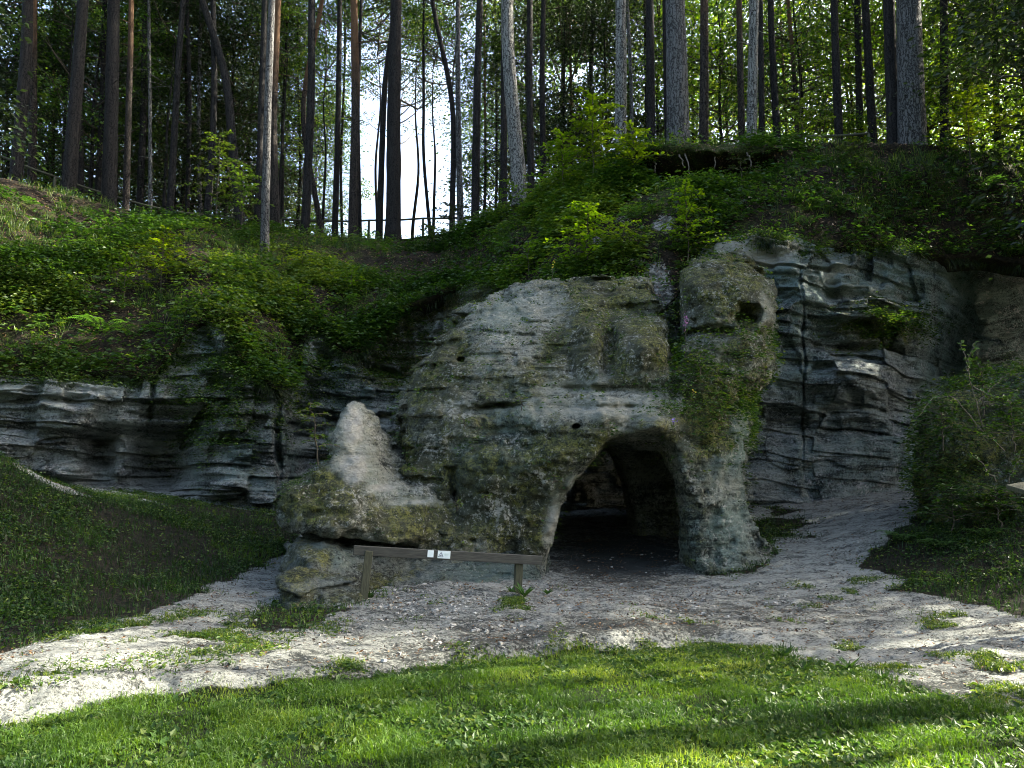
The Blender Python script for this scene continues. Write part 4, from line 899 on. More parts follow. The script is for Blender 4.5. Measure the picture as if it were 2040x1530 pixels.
TR = [ # base u, top u, width px, depth, bark, label, wobble
 (34, 45, 24, 26.5, D, 'thick dark trunk closest to the left edge of the photo', .08),
 (64, 66, 17, 28, PN, 'brownish trunk just right of the thick trunk at the left edge', .15),
 (117, 118, 9, 33, PN, 'slim reddish trunk in the gap at the far left of the wood', .1),
 (137, 165, 26, 26.8, D, 'thick dark trunk with a slim dark trunk close behind its right side', .08),
 (166, 166, 14, 30, D, 'slim dark trunk close behind the right side of a thick dark one', .08),
 (198, 207, 12, 31, D, 'slim dark trunk against the left side of the broad black trunk', .08),
 (218, 226, 28, 27.6, D, 'broad black trunk left of the tan sunlit trunk', .06),
 (240, 236, 7, 36, D, 'thin pole trunk between the broad black and the tan trunk', .08),
 (253, 268, 13, 28.6, PN, 'tall tan trunk lit by the sun in the left wood', .12),
 (281, 284, 14, 31, D, 'dark trunk right of the tan sunlit trunk', .08),
 (313, 298, 8, 30, GR, 'slender bent trunk with a lit foot in the left wood', .45),
 (336, 360, 14, 29.5, D, 'dark trunk leaning right, beside the slender bent one', .1),
 (362, 366, 9, 34, D, 'thin far trunk behind the pair right of the leaning dark trunk', .1),
 (375, 381, 9, 31.5, D, 'thin dark trunk of a close pair in the left wood', .1),
 (404, 408, 9, 33, GR, 'thin grey trunk hugging a thicker one near the fence rail', .08),
 (414, 420, 14, 30, D, 'dark trunk where the fence rail starts to show', .08),
 (482, 436, 19, 29.5, D, 'crooked trunk leaning left with leaves round its foot', .5),
 (513, 528, 15, 30, D, 'dark trunk left of the mossy foremost trunk', .08),
 (548, 559, 18, 30.2, PN, 'brown sunlit trunk right of the foremost trunk', .1),
 (565, 566, 8, 35, D, 'thin trunk seen behind the brown sunlit trunk', .1),
 (586, 590, 6, 38, D, 'very thin trunk between the brown and the black trunk', .15),
 (607, 621, 18, 30, D, 'straight black trunk in front of pale sky', .06),
 (645, 652, 11, 31, PN, 'wavy reddish trunk before pale sky', .35),
 (667, 674, 13, 31, D, 'dark trunk between the wavy reddish and the tan one', .06),
 (685, 687, 6, 37, D, 'thin dark pole left of the tan trunk by the clearing', .15),
 (704, 700, 19, 30, PN, 'tan trunk at the left side of the bright clearing', .06),
 (718, 722, 9, 30.6, D, 'slim dark trunk touching the tan trunk by the clearing', .06),
 (755, 771, 13, 30.4, D, 'sinuous dark trunk in the bright clearing', .45),
 (783, 790, 30, 29.8, D, 'big black trunk standing in the bright clearing', .05),
 (860, 867, 7, 33, D, 'thin bare trunk alone in the bright clearing', .25),
 (903, 872, 12, 31, D, 'thin trunk leaning left at the right side of the clearing', .3),
 (919, 915, 13, 31, GR, 'grey trunk with a lit top right of the clearing', .08),
 (946, 954, 17, 30.5, D, 'dark straight trunk second right of the clearing', .05),
 (963, 962, 6, 36, PN, 'thin reddish pole left of the pale bending pine', .1),
 (984, 982, 6, 37, D, 'thin dark pole left of the pale bending pine', .1),
 (1004, 1005, 14, 29, D, 'dark trunk just left of the pale bending pine', .06),
 (1059, 1055, 15, 29, D, 'dark trunk just right of the pale bending pine', .06),
 (1084, 1078, 13, 30, D, 'second dark trunk right of the pale bending pine', .06),
 (1120, 1124, 7, 38, D, 'thin trunk behind the bright green sapling', .1),
 (1150, 1146, 7, 35, PN, 'thin reddish trunk behind the bright green sapling', .1),
 (1172, 1174, 11, 33, D, 'dark trunk left of the slim pale pine', .1),
 (1257, 1252, 9, 31, GR, 'slim greyish trunk right behind the slim pale pine', .1),
 (1278, 1277, 8, 33, D, 'thin dark trunk left of the smooth black one on the crest', .1),
 (1296, 1296, 19, 25.5, D, 'smooth black trunk left of the great grey pine', .03),
 (1330, 1325, 14, 26, D, 'dark trunk half hidden by the great grey pine', .04),
 (1399, 1402, 19, 25, PN, 'reddish dark trunk right of the great grey pine', .05),
 (1446, 1450, 7, 36, D, 'thin far trunk left of the orange trunk on the crest', .1),
 (1477, 1476, 14, 25.6, PN, 'orange lit trunk touching a grey one on the crest', .05),
 (1515, 1511, 13, 26, D, 'black trunk right of the grey trunk on the crest', .06),
 (1553, 1539, 15, 26.5, D, 'dark trunk leaning slightly left on the crest', .12),
 (1563, 1560, 6, 34, PN, 'thin lit pole behind the left leaning trunk', .1),
 (1586, 1566, 10, 29, PN, 'thin lit trunk leaning left on the crest', .15),
 (1668, 1664, 17, 25.5, D, 'straight black trunk above the right fence', .04),
 (1682, 1680, 7, 33, D, 'thin trunk behind the straight black one above the fence', .08),
 (1707, 1708, 15, 28, D, 'dark trunk in leaves above the right fence', .06),
 (1737, 1720, 17, 26.5, D, 'dark trunk leaning left above the right fence', .08),
 (1777, 1774, 25, 23.4, D, 'broad black trunk pressed against the biggest right pine', .04),
 (1875, 1876, 17, 25.5, D, 'dark trunk right of the biggest right pine', .05),
 (1923, 1922, 11, 30, D, 'thin dark trunk in the leaves at the right', .06),
 (1984, 1978, 13, 28, D, 'dark trunk nearest the right edge', .06),
]
for k_, (a, b, wv, Y, mt, lb, wo) in enumerate(TR):
    make_pine(a, b, wv, Y, mt, lb, 'tall trunks of the wood on the cliff top', wo, 11 + k_)
make_pine(1036, 1022, 30, 25.8, PA, 'pale sunlit pine trunk bending left in the middle of the wood', 'tall trunks of the wood on the cliff top', .22, 3, flare=.35, fine=True)
make_pine(1236, 1234, 24, 24.3, PA, 'slim pale grey pine trunk above the green sapling', 'tall trunks of the wood on the cliff top', .06, 4, flare=.3, fine=True)
make_pine(1352, 1343, 44, 22.6, GR, 'great grey pine trunk with plated bark at the turf edge', 'tall trunks of the wood on the cliff top', .05, 5, flare=.5, fine=True)
make_pine(1494, 1501, 21, 23.2, PA, 'slender pale grey trunk beside the orange one on the crest', 'tall trunks of the wood on the cliff top', .08, 6, flare=.3, fine=True)
make_pine(1814, 1806, 50, 22.9, GR, 'biggest grey pine trunk standing on the right crest', 'tall trunks of the wood on the cliff top', .05, 8, flare=.55, fine=True)
# the foremost one, rooted on the slope
b0 = slope_pt(526, 500)
root = empty('pine_tree', b0 - [0, 0, .3]); tag(root, 'foremost trunk rooted lower down on the left slope', 'tree', 'tall trunks of the wood on the cliff top')
T0 = P(541, 0, b0[1]); n = 60; h = np.linspace(0, 22, n); pts = np.stack([(T0[0] - b0[0]) / (T0[2] - b0[2]) * h + .05 * vn(h * .2, 0, 0, 3), 0 * h, h], -1)
V, fs = tube(pts, 17 * b0[1] / F * .5 * (1.06 - .6 * h / 22), 24, True, .05, 3, .4); obj('trunk', mesh_np('trunk', V, fs, GR), root)
o_ = obj('crown', PC[0][0], root); o_.location = (pts[-1][0] * .85, 0, 0)

# broadleaf trees between and behind the trunks: (u, depth, scale, crown no, drop)
def broadleaf(u, Y, s, ci, label, group, seed, zoff=0.0, X=None, z=None):
    if X is None:
        X = float(P(u, 400, Y)[0])
    z = plateau_z(X, Y) - .2 if z is None else z
    root = empty('broadleaf_tree', (X, Y, z + zoff), seed * 2.1, s); tag(root, label, 'tree', group)
    me_, lm_ = CR[ci]
    obj('crown', me_, root); obj('limbs', lm_, root)
    if ('t', ci) not in TC:
        h = np.linspace(0, 12.5, 26); TC[('t', ci)] = mesh_np('trunk', *tube(np.stack([.18 * vn(h * .3, ci, 0, 2) - .18 * vn(0, ci, 0, 2), .15 * vn(h * .3, ci, 4, 2), h], -1), .10 * (1.1 - .9 * h / 12.5), 8, True, .05, ci, .3), M_bark_dark)
    obj('trunk', TC[('t', ci)], root)
    return root
TC = {}
rb = np.random.RandomState(5)
bl = []
for u, Y, s in [(0, 31, .9), (180, 31, .95), (260, 41, 1.2), (380, 37, 1.1), (520, 42, 1.2), (-60, 30, 1.1), (20, 36, 1.2), (90, 33, 1.0), (150, 40, 1.3), (215, 34, 1.0), (290, 38, 1.2), (345, 33, .95), (400, 42, 1.3), (455, 35, 1.0), (500, 38, 1.1), (560, 44, 1.2), (600, 37, .95), (630, 46, 1.0),
                (60, 48, 1.5), (200, 50, 1.5), (330, 52, 1.5), (460, 52, 1.5), (1000, 37, .95), (1040, 42, 1.2), (1040, 36, 1.1), (1075, 46, 1.4), (1130, 34, 1.05), (1170, 42, 1.3), (1215, 33, 1.0), (1260, 38, 1.2), (1320, 34, 1.1),
                (1385, 37, 1.2), (1440, 32, 1.0), (1500, 40, 1.3), (1550, 33, 1.0), (1600, 30, 1.0), (1640, 38, 1.2), (1700, 32, 1.0), (1740, 29, .95), (1790, 36, 1.2), (1850, 29, 1.0), (1900, 33, 1.1), (1950, 28, 1.0), (2000, 32, 1.1), (2060, 27, 1.0), (2120, 31, 1.2), (-130, 35, 1.2), (1620, 48, 1.5), (1800, 50, 1.5), (1960, 48, 1.5), (1420, 50, 1.4)]:
    broadleaf(u, Y, s, 4 if (u > 1290 and rb.rand() < .7) else (1 + 2 * rb.randint(0, 2) if (u < 520 and rb.rand() < .6) else rb.randint(0, 4)), 'bushy broadleaf tree filling the gaps between the trunks', 'broadleaf trees behind the tall trunks', len(bl)); bl.append(1)
# high crowns over the clearing only
for u, Y, s, zo in [(745, 38, 1.0, 9.0), (830, 40, 1.1, 8.5), (900, 36, .9, 7.5), (790, 46, 1.0, 9.5), (560, 33, .8, 9), (640, 34, .8, 8.5), (120, 30, .8, 8), (330, 31, .8, 8), (860, 34, .8, 9.5), (700, 36, .9, 9)]:
    r_ = broadleaf(u, Y, s, rb.randint(0, 4), 'tall broadleaf tree whose crown hangs at the top of the photo', 'high crowns over the clearing', len(bl)); bl.append(1)
    for ch in r_.children:
        if ch.name.startswith(('crown', 'limbs')): ch.location.z += zo / s
# trees out of frame on the right and left: bank and lawn trees, after a ring added behind to block low skylight
for k_ in range(30):
    a_ = R(122 + 163 * (k_ / 29)); d_ = 25 + 7 * (k_ % 3)   # clockwise from the view direction: behind and to the left
    x_, y_ = math.sin(a_) * d_, math.cos(a_) * d_
    broadleaf(0, y_, 1.35, k_ % 4, 'added unseen broadleaf tree behind the viewer, for top light', 'trees round the hollow', len(bl), X=x_, z=-.4); bl.append(1)
for x, y, s, z in [(13.5, 15, 1.15, 3.5), (17.5, 15.5, 1.2, 3), (15, 19.5, 1.2, 6), (20, 18, 1.4, 6), (25, 22, 1.5, 8), (26, 17, 1.5, 6), (-16, 14, 1.2, 3), (-18, 20, 1.3, 8), (17, 24, 1.1, 9), (30, 20, 1.6, 4), (24, 27, 1.2, 10.5), (30, 30, 1.3, 10.5), (18, 20, 1.1, 8)]:
    broadleaf(0, y, s, rb.randint(0, 4), 'broadleaf tree on the bank outside the photo', 'trees round the hollow', len(bl), X=x, z=z); bl.append(1)
for x, y, r_ in [(9.5, 7.6, .11), (11, 12.5, .14), (13, 8.3, .12), (19, 10.3, .16), (12, 6.9, .09), (15, 7.6, .13), (10.5, 9.3, .09), (17, 9.6, .10), (11.5, 10.4, .08), (8.8, 6.6, .07)]:
    root = empty('pine_tree', (x, y, -.1)); tag(root, 'tall pine standing on the lawn outside the photo', 'tree', 'trees round the hollow')
    h = np.linspace(0, 22, 30); V, fs = tube(np.stack([.1 * vn(h * .2, x, 0, 3), 0 * h, h], -1), r_ * (1.05 - .6 * h / 22), 12, True, .05, 3, .4)
    obj('trunk', mesh_np('trunk', V, fs, M_bark_dark), root); o_ = obj('crown', PC[int(x) % 2][0], root); o_.rotation_euler = (0, 0, x)

# ------------------------------------------------------------------ saplings, shrubs, ferns, flowers
def sapling(base, h, spread, nb, per, L, mat, label, cat='shrub', name='sapling', seed=0, lean=(0, 0), rot=0, group=None, tint=None):
    q = np.random.RandomState(seed); root = empty(name, base); tag(root, label, cat, group)
    t_ = np.linspace(0, 1, 9); st = np.stack([lean[0] * t_ ** 1.4 * h, lean[1] * t_ * h, t_ * h], -1) + q.randn(9, 3) * .015
    tw = [tube(st, np.linspace(.014, .005, 9) * (.6 + h * .35), 5, False)]; lv = []
    for b in range(nb):
        f = .25 + .75 * (b + .5) / nb; a = b * 2.4 + q.rand(); s0 = np.array([np.interp(f, t_, st[:, k]) for k in range(3)])
        ln = spread * (1.15 - .75 * f) * (.7 + .5 * q.rand()); tt_ = np.linspace(0, 1, 6)[:, None]
        dr = np.array([math.cos(a), math.sin(a), .25 + .2 * q.rand()]); br = s0 + dr * ln * tt_ - np.array([0, 0, .35]) * ln * tt_ ** 2
        tw.append(tube(br, np.linspace(.007, .003, 6), 4, False))
        k_ = per; g_ = q.rand(k_); c = np.stack([np.interp(g_, tt_[:, 0], br[:, k]) for k in range(3)], -1)
        sd = np.cross(dr, [0, 0, 1]); sgn = np.where(np.arange(k_) % 2, 1, -1)[:, None]
        d_ = dr * .6 + sd * sgn * .9 + q.randn(k_, 3) * .25 + [0, 0, -.15]; LL = L * (.6 + .6 * q.rand(k_))
        lv.append(leaves(c + d_ * .02, d_, np.array([0, 0, 1.]) + .35 * q.randn(k_, 3), LL, LL * .58, tint=np.clip((q.rand(k_) if tint is None else tint + .3 * q.rand(k_)), 0, 1)))
    V, fs = join(tw); obj('stem', mesh_np('stem', V, fs, M_twig), root)
    V, Q, T = catl(lv); obj('foliage', mesh_np('foliage', V, Q, mat, False, {'tint': T}), root)
    return root
sp = lambda u, v: slope_pt(u, v)
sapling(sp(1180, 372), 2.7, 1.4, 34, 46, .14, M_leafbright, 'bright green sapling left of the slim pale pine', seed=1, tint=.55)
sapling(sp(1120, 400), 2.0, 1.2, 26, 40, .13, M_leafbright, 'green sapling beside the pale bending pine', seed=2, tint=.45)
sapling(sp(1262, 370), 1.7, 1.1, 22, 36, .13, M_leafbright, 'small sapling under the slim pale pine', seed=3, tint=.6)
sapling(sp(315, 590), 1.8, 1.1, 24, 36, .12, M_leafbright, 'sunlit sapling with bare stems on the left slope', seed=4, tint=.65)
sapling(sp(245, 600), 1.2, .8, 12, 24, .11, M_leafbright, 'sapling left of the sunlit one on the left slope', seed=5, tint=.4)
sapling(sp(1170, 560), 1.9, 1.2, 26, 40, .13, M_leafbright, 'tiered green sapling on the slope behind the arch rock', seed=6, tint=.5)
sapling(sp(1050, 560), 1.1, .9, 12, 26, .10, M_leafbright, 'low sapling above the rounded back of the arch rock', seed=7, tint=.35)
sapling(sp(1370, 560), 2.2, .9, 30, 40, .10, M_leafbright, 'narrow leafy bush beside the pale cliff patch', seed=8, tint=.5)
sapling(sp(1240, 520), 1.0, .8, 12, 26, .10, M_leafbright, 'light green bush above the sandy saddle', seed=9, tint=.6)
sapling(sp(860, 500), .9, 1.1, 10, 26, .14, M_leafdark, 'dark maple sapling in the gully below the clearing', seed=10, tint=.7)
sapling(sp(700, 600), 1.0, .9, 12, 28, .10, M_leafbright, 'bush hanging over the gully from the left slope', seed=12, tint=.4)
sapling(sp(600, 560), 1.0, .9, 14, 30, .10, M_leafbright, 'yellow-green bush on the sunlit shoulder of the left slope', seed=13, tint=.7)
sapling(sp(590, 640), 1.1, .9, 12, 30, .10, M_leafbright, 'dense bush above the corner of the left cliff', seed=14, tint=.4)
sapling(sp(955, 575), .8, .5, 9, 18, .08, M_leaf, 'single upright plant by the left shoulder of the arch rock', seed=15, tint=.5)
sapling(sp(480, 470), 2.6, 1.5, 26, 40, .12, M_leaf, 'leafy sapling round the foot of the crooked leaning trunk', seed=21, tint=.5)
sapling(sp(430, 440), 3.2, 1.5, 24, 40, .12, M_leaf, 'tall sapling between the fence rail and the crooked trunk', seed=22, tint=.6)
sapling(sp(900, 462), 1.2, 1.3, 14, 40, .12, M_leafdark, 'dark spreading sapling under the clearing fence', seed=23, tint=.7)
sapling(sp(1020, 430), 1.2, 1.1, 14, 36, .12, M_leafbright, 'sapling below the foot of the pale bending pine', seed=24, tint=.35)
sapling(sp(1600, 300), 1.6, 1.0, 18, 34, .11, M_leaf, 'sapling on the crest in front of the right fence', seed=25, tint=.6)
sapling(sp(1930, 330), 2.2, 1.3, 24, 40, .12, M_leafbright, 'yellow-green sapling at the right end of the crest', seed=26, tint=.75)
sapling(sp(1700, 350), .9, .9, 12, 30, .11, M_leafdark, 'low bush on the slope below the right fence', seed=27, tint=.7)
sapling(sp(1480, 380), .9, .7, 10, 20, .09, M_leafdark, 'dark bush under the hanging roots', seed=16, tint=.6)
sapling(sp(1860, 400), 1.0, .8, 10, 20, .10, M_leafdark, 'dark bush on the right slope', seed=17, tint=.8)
sapling(P(632, 925, 11.75), .95, .42, 12, 18, .065, M_leaf, 'leafy bush growing on the left side of the pointed ledge', seed=18, tint=.55, lean=(-.15, 0))
sapling(P(1395, 745, 12.45), .35, .35, 9, 18, .07, M_leaf, 'green leafy clump on the ledge above the arch', seed=19, tint=.5)
sapling(P(585, 1205, 10.2), .18, .2, 6, 12, .06, M_weed, 'bright weed at the foot of the low boulder', 'plant', 'weed', seed=20)
for i, (u, v, Y, s, lb) in enumerate([(912, 1016, 11.8, .12, 'bright sprig low on the middle of the arch rock'), (968, 998, 11.8, .10, 'sprig right of the low bright one on the arch rock'), (820, 945, 12.1, .10, 'sprig at the left foot of the arch rock'),
                                      (1040, 815, 12.2, .20, 'leafy tuft at the left end of the sandy shelf'), (925, 850, 12.3, .12, 'sprig below the slit in the arch rock'), (1105, 962, 11.8, .12, 'yellow-green sprig beside the arch opening')]):
    sapling(P(u, v, Y), s, s * .9, 6, 9, .04, M_leaf, lb, 'plant', 'rock_plant', seed=30 + i, tint=.6)
for i, (u, v, Y, h_, lb) in enumerate([(1880, 900, 12.5, .8, 'leafy shrub on the left flank of the overgrown rock'), (1960, 830, 12.7, .9, 'leafy shrub on top of the overgrown rock'), (2020, 900, 12.2, .8, 'leafy shrub at the right edge on the overgrown rock'), (1900, 1060, 12.2, .7, 'low leafy shrub at the foot of the overgrown rock'), (1990, 1050, 11.9, .6, 'low shrub beneath the slanted board')]):
    sapling(P(u, v, Y), h_, .7, 18, 34, .075, M_leaf, lb, seed=60 + i, tint=.3)
# branching bush in front of the dark right rock, with sunlit tip
def shrub_twigs(name, base, stems, label, L, mat, seed, tint):
    q = np.random.RandomState(seed); root = empty(name, base); tag(root, label, 'shrub'); tw = []; lv = []
    for st in stems:
        p_ = np.array([P(*s) for s in st]) - base; n_ = 14; tt_ = np.linspace(0, 1, n_); ts = np.linspace(0, 1, len(p_))
        c = np.stack([np.interp(tt_, ts, p_[:, k]) for k in range(3)], -1) + q.randn(n_, 3) * .012
        tw.append(tube(c, np.linspace(.010, .004, n_), 5, False)); k_ = 30
        g_ = .2 + .8 * q.rand(k_); cc = np.stack([np.interp(g_, tt_, c[:, k]) for k in range(3)], -1); d_ = q.randn(k_, 3) * [1, 1, .5]
        LL = L * (.6 + .6 * q.rand(k_)); lv.append(leaves(cc, d_, np.array([0, -.3, 1.]) + .5 * q.randn(k_, 3), LL, LL * .75, tint=np.clip(tint + .3 * q.rand(k_), 0, 1)))
    V, fs = join(tw); obj('stem', mesh_np('stem', V, fs, M_root), root)
    V, Q, T = catl(lv); obj('foliage', mesh_np('foliage', V, Q, mat, False, {'tint': T}), root)
bb = P(1960, 860, 12.3)
shrub_twigs('shrub', bb, [[(1960, 860, 12.3), (1940, 780, 12.1), (1925, 720, 12.0), (1912, 680, 12.0)], [(1925, 740, 12.0), (1935, 700, 11.9), (1942, 682, 11.9)], [(1960, 800, 12.2), (1990, 795, 12), (2030, 790, 11.9)],
                          [(1960, 860, 12.3), (1900, 790, 12.2), (1860, 790, 12.2), (1830, 830, 12.1)], [(1940, 770, 12.1), (1975, 790, 12.0), (2010, 800, 12.0)], [(1950, 800, 12.2), (2000, 750, 12.1), (2040, 742, 12)], [(2000, 760, 12.1), (2020, 730, 12), (2026, 725, 12)]], 'twiggy shrub with bright leaf tips at the right edge', .07, M_weed, 5, .45)
shrub_twigs('shrub', P(1985, 960, 12.0), [[(1985, 960, 12), (1960, 930, 11.9), (1930, 900, 11.9)], [(2010, 960, 12), (2020, 930, 11.9), (2035, 900, 11.9)], [(1985, 990, 12), (1940, 985, 11.9)], [(2000, 900, 12), (1975, 870, 11.9), (1950, 865, 11.9)]], 'dim shrub above the slanted board at the right edge', .07, M_leaf, 6, .5)
# ferns
def fern_mesh(seed, nf=9, ln=.65):
    q = np.random.RandomState(seed); lv = []
    for f in range(nf):
        a = f * 6.283 / nf + q.rand() * .5; l_ = ln * (.7 + .5 * q.rand()); n_ = 16; t_ = np.linspace(.08, 1, n_)
        d_ = np.array([math.cos(a), math.sin(a), 0]); c = d_ * (t_ * l_)[:, None] * .85 + np.array([0, 0, 1.]) * (l_ * (.95 * t_ - .75 * t_ ** 2))[:, None]
        sd = np.array([-d_[1], d_[0], 0]); w_ = l_ * .20 * np.sin(np.pi * (t_ * .92 + .06)) ** .8 + .01
        for s in (1, -1): lv.append(leaves(c, sd * s + d_ * .35 - [0, 0, .15], np.tile([0, 0, 1.], (n_, 1)) + .1 * q.randn(n_, 3), w_, np.full(n_, l_ * .05), .05, tint=.3 + .5 * q.rand(n_)))
        # midrib
        lv.append(leaves(c[:1], (c[-1] - c[0])[None], np.array([[0, 0, 1.]]), l_ * .5, .012, tint=np.array([.2])))
    V, Q, T = catl(lv); return mesh_np('fern', V, Q, M_fern, False, {'tint': T})
FM = [fern_mesh(400 + i) for i in range(3)]
for i, (u, v, s, lb) in enumerate([(200, 660, 1.2, 'broad bright fern at the brink of the left cliff'), (270, 665, 1.0, 'fern with long fronds right of the broad bright fern'), (130, 615, .9, 'fern on the left slope above the broad bright fern'), (190, 560, .9, 'fern on the left slope below the wood'), (60, 640, .9, 'fern near the left edge above the cliff'),
                                   (20, 600, .9, 'fern closest to the left edge'), (160, 690, .8, 'small fern hanging at the left cliff brink'), (470, 630, .9, 'fern above the rocky notch of the left cliff'), (430, 600, .8, 'fern beside the notch of the left cliff'), (545, 680, .9, 'fern over the corner of the left cliff'), (690, 610, .9, 'fern by the gully on the left slope'),
                                   (740, 640, .8, 'drooping fern lowest in the gully'), (1100, 480, 1.0, 'fern on the slope right of the gully'), (1010, 500, .9, 'fern on the slope at the gully edge'), (1290, 370, .9, 'fern under the turf overhang'), (1620, 420, .8, 'fern on the shaded right slope'), (1760, 440, .8, 'fern low on the shaded right slope'), (1950, 420, .9, 'fern at the right end of the shaded slope')]):
    b_ = slope_pt(u, v); o_ = obj('fern', FM[i % 3], loc=b_); o_.rotation_euler = (R(-12), 0, i * 1.3); o_.scale = (s,) * 3; tag(o_, lb, 'fern', 'ferns on the slopes')
q = np.random.RandomState(77); cnt = 0
while cnt < 60:
    u, v = q.rand() * 2040, 300 + 460 * q.rand()
    b_ = slope_pt(u, v); uu_, vv_ = UV(b_)
    if abs(vv_ - v) > 6 or blobs(np.array(u), np.array(v), [(1385, 325, 150, 30, 1), (1310, 570, 50, 70, 1), (1490, 490, 110, 40, 1)]) > .4: continue
    o_ = obj('fern', FM[cnt % 3], loc=b_); o_.rotation_euler = (R(-14), 0, cnt * 1.1); o_.scale = (.55 + .5 * q.rand(),) * 3; tag(o_, 'one of the small ferns scattered through the undergrowth', 'fern', 'small ferns in the undergrowth'); cnt += 1
for i, (u, v, Y, s, lb) in enumerate([(1800, 1085, 12.6, .75, 'dim fern on the right bank by the path'), (1870, 1080, 11.9, .7, 'dim fern in front of the overgrown rock'), (1960, 1050, 11.8, .7, 'dim fern under the slanted board')]):
    b_ = P(u, v, Y); b_[2] = ground_z(b_[0], b_[1]); o_ = obj('fern', FM[i % 3], loc=b_); o_.rotation_euler = (0, 0, i); o_.scale = (s,) * 3; tag(o_, lb, 'fern', 'ferns on the right bank')
# rosette plants at the rail feet
def rosette(x, y, s, label, seed, mat=M_weed):
    q = np.random.RandomState(seed); n_ = 16; a = q.rand(n_) * 6.283; d_ = np.stack([np.cos(a), np.sin(a), .5 + .8 * q.rand(n_)], -1); LL = s * (.6 + .5 * q.rand(n_))
    V, Q, T = leaves(np.zeros((n_, 3)), d_, np.tile([0, 0, 1.], (n_, 1)), LL, LL * .28, .25, rsx=q)
    o_ = obj('broad_leaved_weed', mesh_np('weed', V, Q, mat, False, {'tint': T * .5}), loc=(x, y, ground_z(x, y))); tag(o_, label, 'weed')
for i, (u, v, s, lb) in enumerate([(1045, 1205, .22, 'long leaved weed at the right post of the rail'), (1020, 1200, .14, 'small weed left of the long leaved one'), (1090, 1198, .13, 'weed at the left jamb of the arch'), (735, 1205, .14, 'grassy weed at the left post of the rail'),
                                   (1440, 1130, .14, 'weed at the left foot of the pillar'), (1430, 1150, .10, 'smallest weed at the pillar foot'), (1560, 1300, .15, 'bushy weed on the lawn edge in shade'), (1690, 1325, .16, 'branching weed on the sand right of the lawn'), (1600, 1325, .12, 'dark weed between the two larger ones on the sand'), (1760, 1345, .12, 'weed in the shade stripe on the sand')]):
    Y = CAMZ * F / (v - 959); b_ = P(u, v, Y); rosette(b_[0], b_[1], s, lb, 500 + i)
# flowers
def flower(base, h, mat, label, name, n_=14, size=.016, seed=0):
    q = np.random.RandomState(seed); root = empty(name, base); tag(root, label, 'flower')
    V, fs = tube(np.stack([.02 * np.linspace(0, 1, 6), 0 * np.linspace(0, 1, 6), np.linspace(0, h, 6)], -1), .004, 4, False); obj('stem', mesh_np('stem', V, fs, M_twig), root)
    c = np.array([.02, 0, h]) + q.randn(n_, 3) * [.02, .02, h * .12]; V, Q, T = leaves(c, q.randn(n_, 3), q.randn(n_, 3), np.full(n_, size * 1.6), size, rsx=q)
    obj('petals', mesh_np('petals', V, Q, mat, False), root)
    k_ = 16; c = np.stack([np.zeros(k_), np.zeros(k_), np.linspace(.1, .8, k_) * h], -1); V, Q, T = leaves(c, q.randn(k_, 3) * [1, 1, .3] + [0, 0, .3], q.randn(k_, 3), np.full(k_, .07), .014, rsx=q)
    obj('foliage', mesh_np('foliage', V, Q, M_leaf, False, {'tint': T}), root)
flower(P(1366, 715, 12.5), .62, M_pink, 'pink willowherb spike in the crack beside the right block', 'willowherb', 26, .02, 1)
flower(P(1340, 860, 11.7), .16, M_violet, 'violet bellflowers hanging over the arch', 'bellflower', 12, .022, 2)
flower(P(1380, 795, 12.0), .12, M_yellow, 'yellow hawkweed on the ledge above the arch', 'hawkweed', 5, .02, 3)
flower(P(1100, 560, 15.9), .35, M_yellow, 'yellow flower spike behind the top of the arch rock', 'goldenrod', 10, .02, 4)
# hanging roots under the turf edge
q = np.random.RandomState(9)
for i, (u, v, u2, v2, lb) in enumerate([(1355, 300, 1374, 345, 'pale forked root hanging under the great grey pine'), (1345, 305, 1362, 335, 'thin root left of the pale forked one'), (1482, 305, 1496, 338, 'looping root under the slender pale trunk'), (1300, 318, 1306, 345, 'short straight root left under the turf edge'), (1545, 297, 1560, 308, 'stub root at the right end of the turf edge'), (1420, 305, 1424, 335, 'fine root in the middle of the turf edge')]):
    Yb = float(np.interp(u, ua, yC)) - .15; a_ = P(u, v, Yb); b_ = P(u2, v2, Yb - .5); t_ = np.linspace(0, 1, 12)[:, None]
    c = (b_ - a_) * t_ + np.array([0, -.15, .1]) * np.sin(t_ * 3.14) + q.randn(12, 3) * .018
    V, fs = tube(c, np.linspace(.035, .012, 12), 6); o_ = obj('root', mesh_np('root', V, fs, M_root), loc=a_); tag(o_, lb, 'root')

# ------------------------------------------------------------------ wooden rail with notices
pL, pR = P(722, 1200, 10.1), P(1030, 1188, 10.55)
tL, tR = P(705, 1087, 10.05), P(1080, 1108, 10.5)
rail = empty('hand_rail', (pL[0], pL[1], ground_z(pL[0], pL[1]))); tag(rail, 'low weathered wooden rail on two posts in front of the arch rock', 'railing')
o0 = np.array(rail.location)
ax = nrm(tR - tL); ln = np.linalg.norm(tR - tL); fy = nrm(np.cross([0, 0, 1.], ax)); uz = np.cross(ax, fy)
def obox(c, sx, sy, sz, bx, by_, bz, bev=.006):
    V, Fq = box(0, 0, 0, sx, sy, sz); return c + V[:, :1] * bx + V[:, 1:2] * by_ + V[:, 2:3] * bz, Fq
def bevel_obj(o_, w_=.006):
    m = o_.modifiers.new('bevel', 'BEVEL'); m.width = w_; m.segments = 2; return o_
mid = (tL + tR) / 2 - uz * .055
V, Fq = obox(mid - o0, ln, .085, .115, ax, fy, uz)
beam = obj('beam', mesh_np('beam', np.zeros((8, 3)), Fq, M_beam, False), rail)
Vl, Fl = box(0, 0, 0, ln, .085, .115); beam.data = mesh_np('beam', Vl, Fl, M_beam, False); bevel_obj(beam)
from mathutils import Matrix
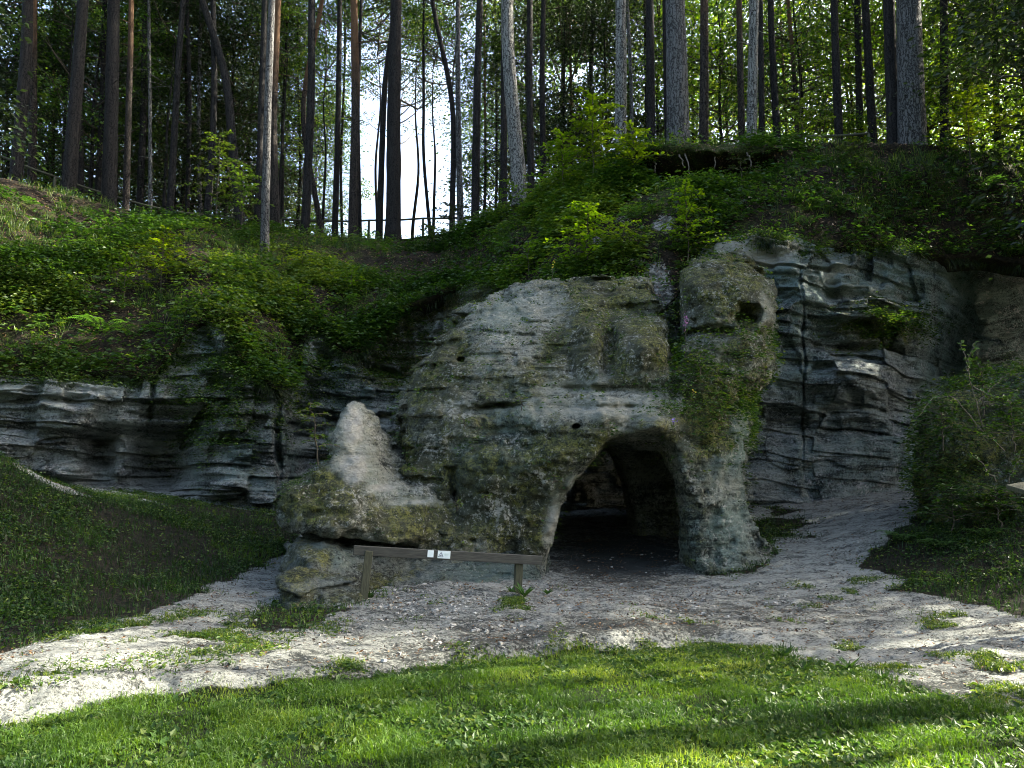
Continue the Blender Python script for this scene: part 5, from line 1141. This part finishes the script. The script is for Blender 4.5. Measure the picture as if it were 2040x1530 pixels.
def orient(o_, c, bx, by_, bz): o_.matrix_local = Matrix(((bx[0], by_[0], bz[0], c[0]), (bx[1], by_[1], bz[1], c[1]), (bx[2], by_[2], bz[2], c[2]), (0, 0, 0, 1)))
orient(beam, mid - o0, ax, fy, uz)
for (bx_, ut_, vt_, yt_) in ((pL, 735, 1098, 10.08), (pR, 1034, 1112, 10.47)):
    tp = P(ut_, vt_, yt_); bs = bx_.copy(); bs[2] = ground_z(bs[0], bs[1]) - .15
    a_ = nrm(tp - bs); L_ = np.linalg.norm(tp - bs) + .02; xx = nrm(np.cross(fy, a_)); yy = np.cross(a_, xx)
    V, Fq = box(0, 0, 0, .10, .10, L_); po = obj('post', mesh_np('post', V, Fq, M_wood, False), rail); bevel_obj(po, .008); orient(po, (bs + tp) / 2 - o0 + fy * .0, xx, yy, a_)
front = -fy * .0455
def plate(name, u0, u1, h, parent, mat):
    x0 = (u0 - 705) / 375 * ln - ln / 2; x1 = (u1 - 705) / 375 * ln - ln / 2
    V, Fq = box((x0 + x1) / 2, -.046, .002 + (.115 - h) / 2 - .004, x1 - x0, .004, h); o_ = obj(name, mesh_np(name, V, Fq, mat, False), parent); orient(o_, mid - o0, ax, fy, uz); return o_, x0, x1
n1_, x0, x1 = plate('notice', 848, 860, .088, rail, M_paper); n1_['label'] = 'small blank-looking paper notice'
n2_, x0, x1 = plate('warning_notice', 868, 893, .094, rail, M_paper); n2_['label'] = 'white notice with a warning triangle'
# triangle outline, falling mark, two faint lines of text
def strip(a, b, wd):
    a = np.array(a); b = np.array(b); d_ = (b - a) / np.linalg.norm(b - a); s_ = np.array([-d_[1], d_[0]]) * wd / 2; d_ = d_ * wd * .4
    p_ = [a - s_ - d_, b - s_ + d_, b + s_ + d_, a + s_ - d_]; return np.array([[q_[0], -.0505, q_[1]] for q_ in p_]), np.array([[0, 1, 2, 3]])
zc = .006; cx_ = x0 + .042; T1, T2, T3 = (cx_ - .03, zc - .026), (cx_ + .03, zc - .026), (cx_, zc + .030)
V, fs = join([strip(T1, T2, .006), strip(T2, T3, .006), strip(T3, T1, .006), strip((cx_ - .010, zc - .014), (cx_ + .012, zc - .002), .008)])
s_ = obj('warning_triangle', mesh_np('warning_triangle', V, fs, M_ink, False), n2_)
V, fs = join([strip((x1 - .075, zc + .014), (x1 - .022, zc + .014), .004), strip((x1 - .075, zc + .004), (x1 - .035, zc + .004), .003), strip((x1 - .075, zc - .010), (x1 - .028, zc - .010), .004)])
s_ = obj('printed_lines', mesh_np('printed_lines', V, fs, M_inkpale, False), n2_)
# ------------------------------------------------------------------ slanted board on a post at the right edge
c0 = P(2030, 968, 8.0); bd = empty('information_board', (c0[0] + .25, c0[1], ground_z(c0[0] + .25, c0[1]))); tag(bd, 'grey slanted board on a post cut by the right edge', 'board'); ob = np.array(bd.location)
V, Fq = box(0, 0, 0, .75, .45, .05); o_ = obj('panel', mesh_np('panel', V, Fq, M_wood, False), bd); o_.location = (.13, 0, c0[2] - ob[2]); o_.rotation_euler = (R(12), R(-9), R(4)); bevel_obj(o_)
hp = c0[2] - ob[2]
for xx_ in (-.05, .38):
    V, Fq = box(0, 0, 0, .075, .075, hp); o_ = obj('post', mesh_np('post', V, Fq, M_wood, False), bd); o_.location = (xx_, .06, hp / 2 - .03); bevel_obj(o_)
# ------------------------------------------------------------------ fences on the plateau
def fence(pts, h, label, name='rail_fence', r_=.045):
    p0 = pts[0].copy(); root = empty(name, p0); tag(root, label, 'fence')
    for i in range(len(pts) - 1):
        a_, b_ = pts[i] - p0 + [0, 0, h], pts[i + 1] - p0 + [0, 0, h]; t_ = np.linspace(0, 1, 6)[:, None]
        V, fs = tube(a_ * (1 - t_) + b_ * t_ - [0, 0, .03] * np.sin(t_ * 3.14), r_, 8); obj('rail', mesh_np('rail', V, fs, M_wood), root)
    for p_ in pts:
        t_ = np.linspace(-.3, h - .02, 5); q_ = p_ - p0; V, fs = tube(np.stack([q_[0] + 0 * t_, q_[1] + 0 * t_, q_[2] + t_], -1), r_ * 1.15, 8); obj('post', mesh_np('post', V, fs, M_wood), root)
def pl(u, Y): 
    p_ = P(u, 470, Y); p_[2] = plateau_z(p_[0], p_[1]); return p_
def fv(u, v, Y, h): p_ = P(u, v, Y); return p_ - [0, 0, h]
fence([fv(u, v, Y, .85) for u, v, Y in [(560, 436, 32), (640, 440, 32), (735, 439, 32), (843, 435, 32), (940, 432, 32)]], .85, 'dark pole fence across the bright clearing')
fence([fv(u, v, Y, .85) for u, v, Y in [(0, 310, 27.5), (110, 352, 28), (230, 392, 29), (340, 420, 30), (450, 432, 31), (540, 437, 32)]], .85, 'pole fence running down through the left wood')
fence([fv(u, v, Y, .7) for u, v, Y in [(1500, 276, 23.5), (1600, 272, 23.5), (1730, 266, 23.5)]], .7, 'grey plank fence on the right crest')
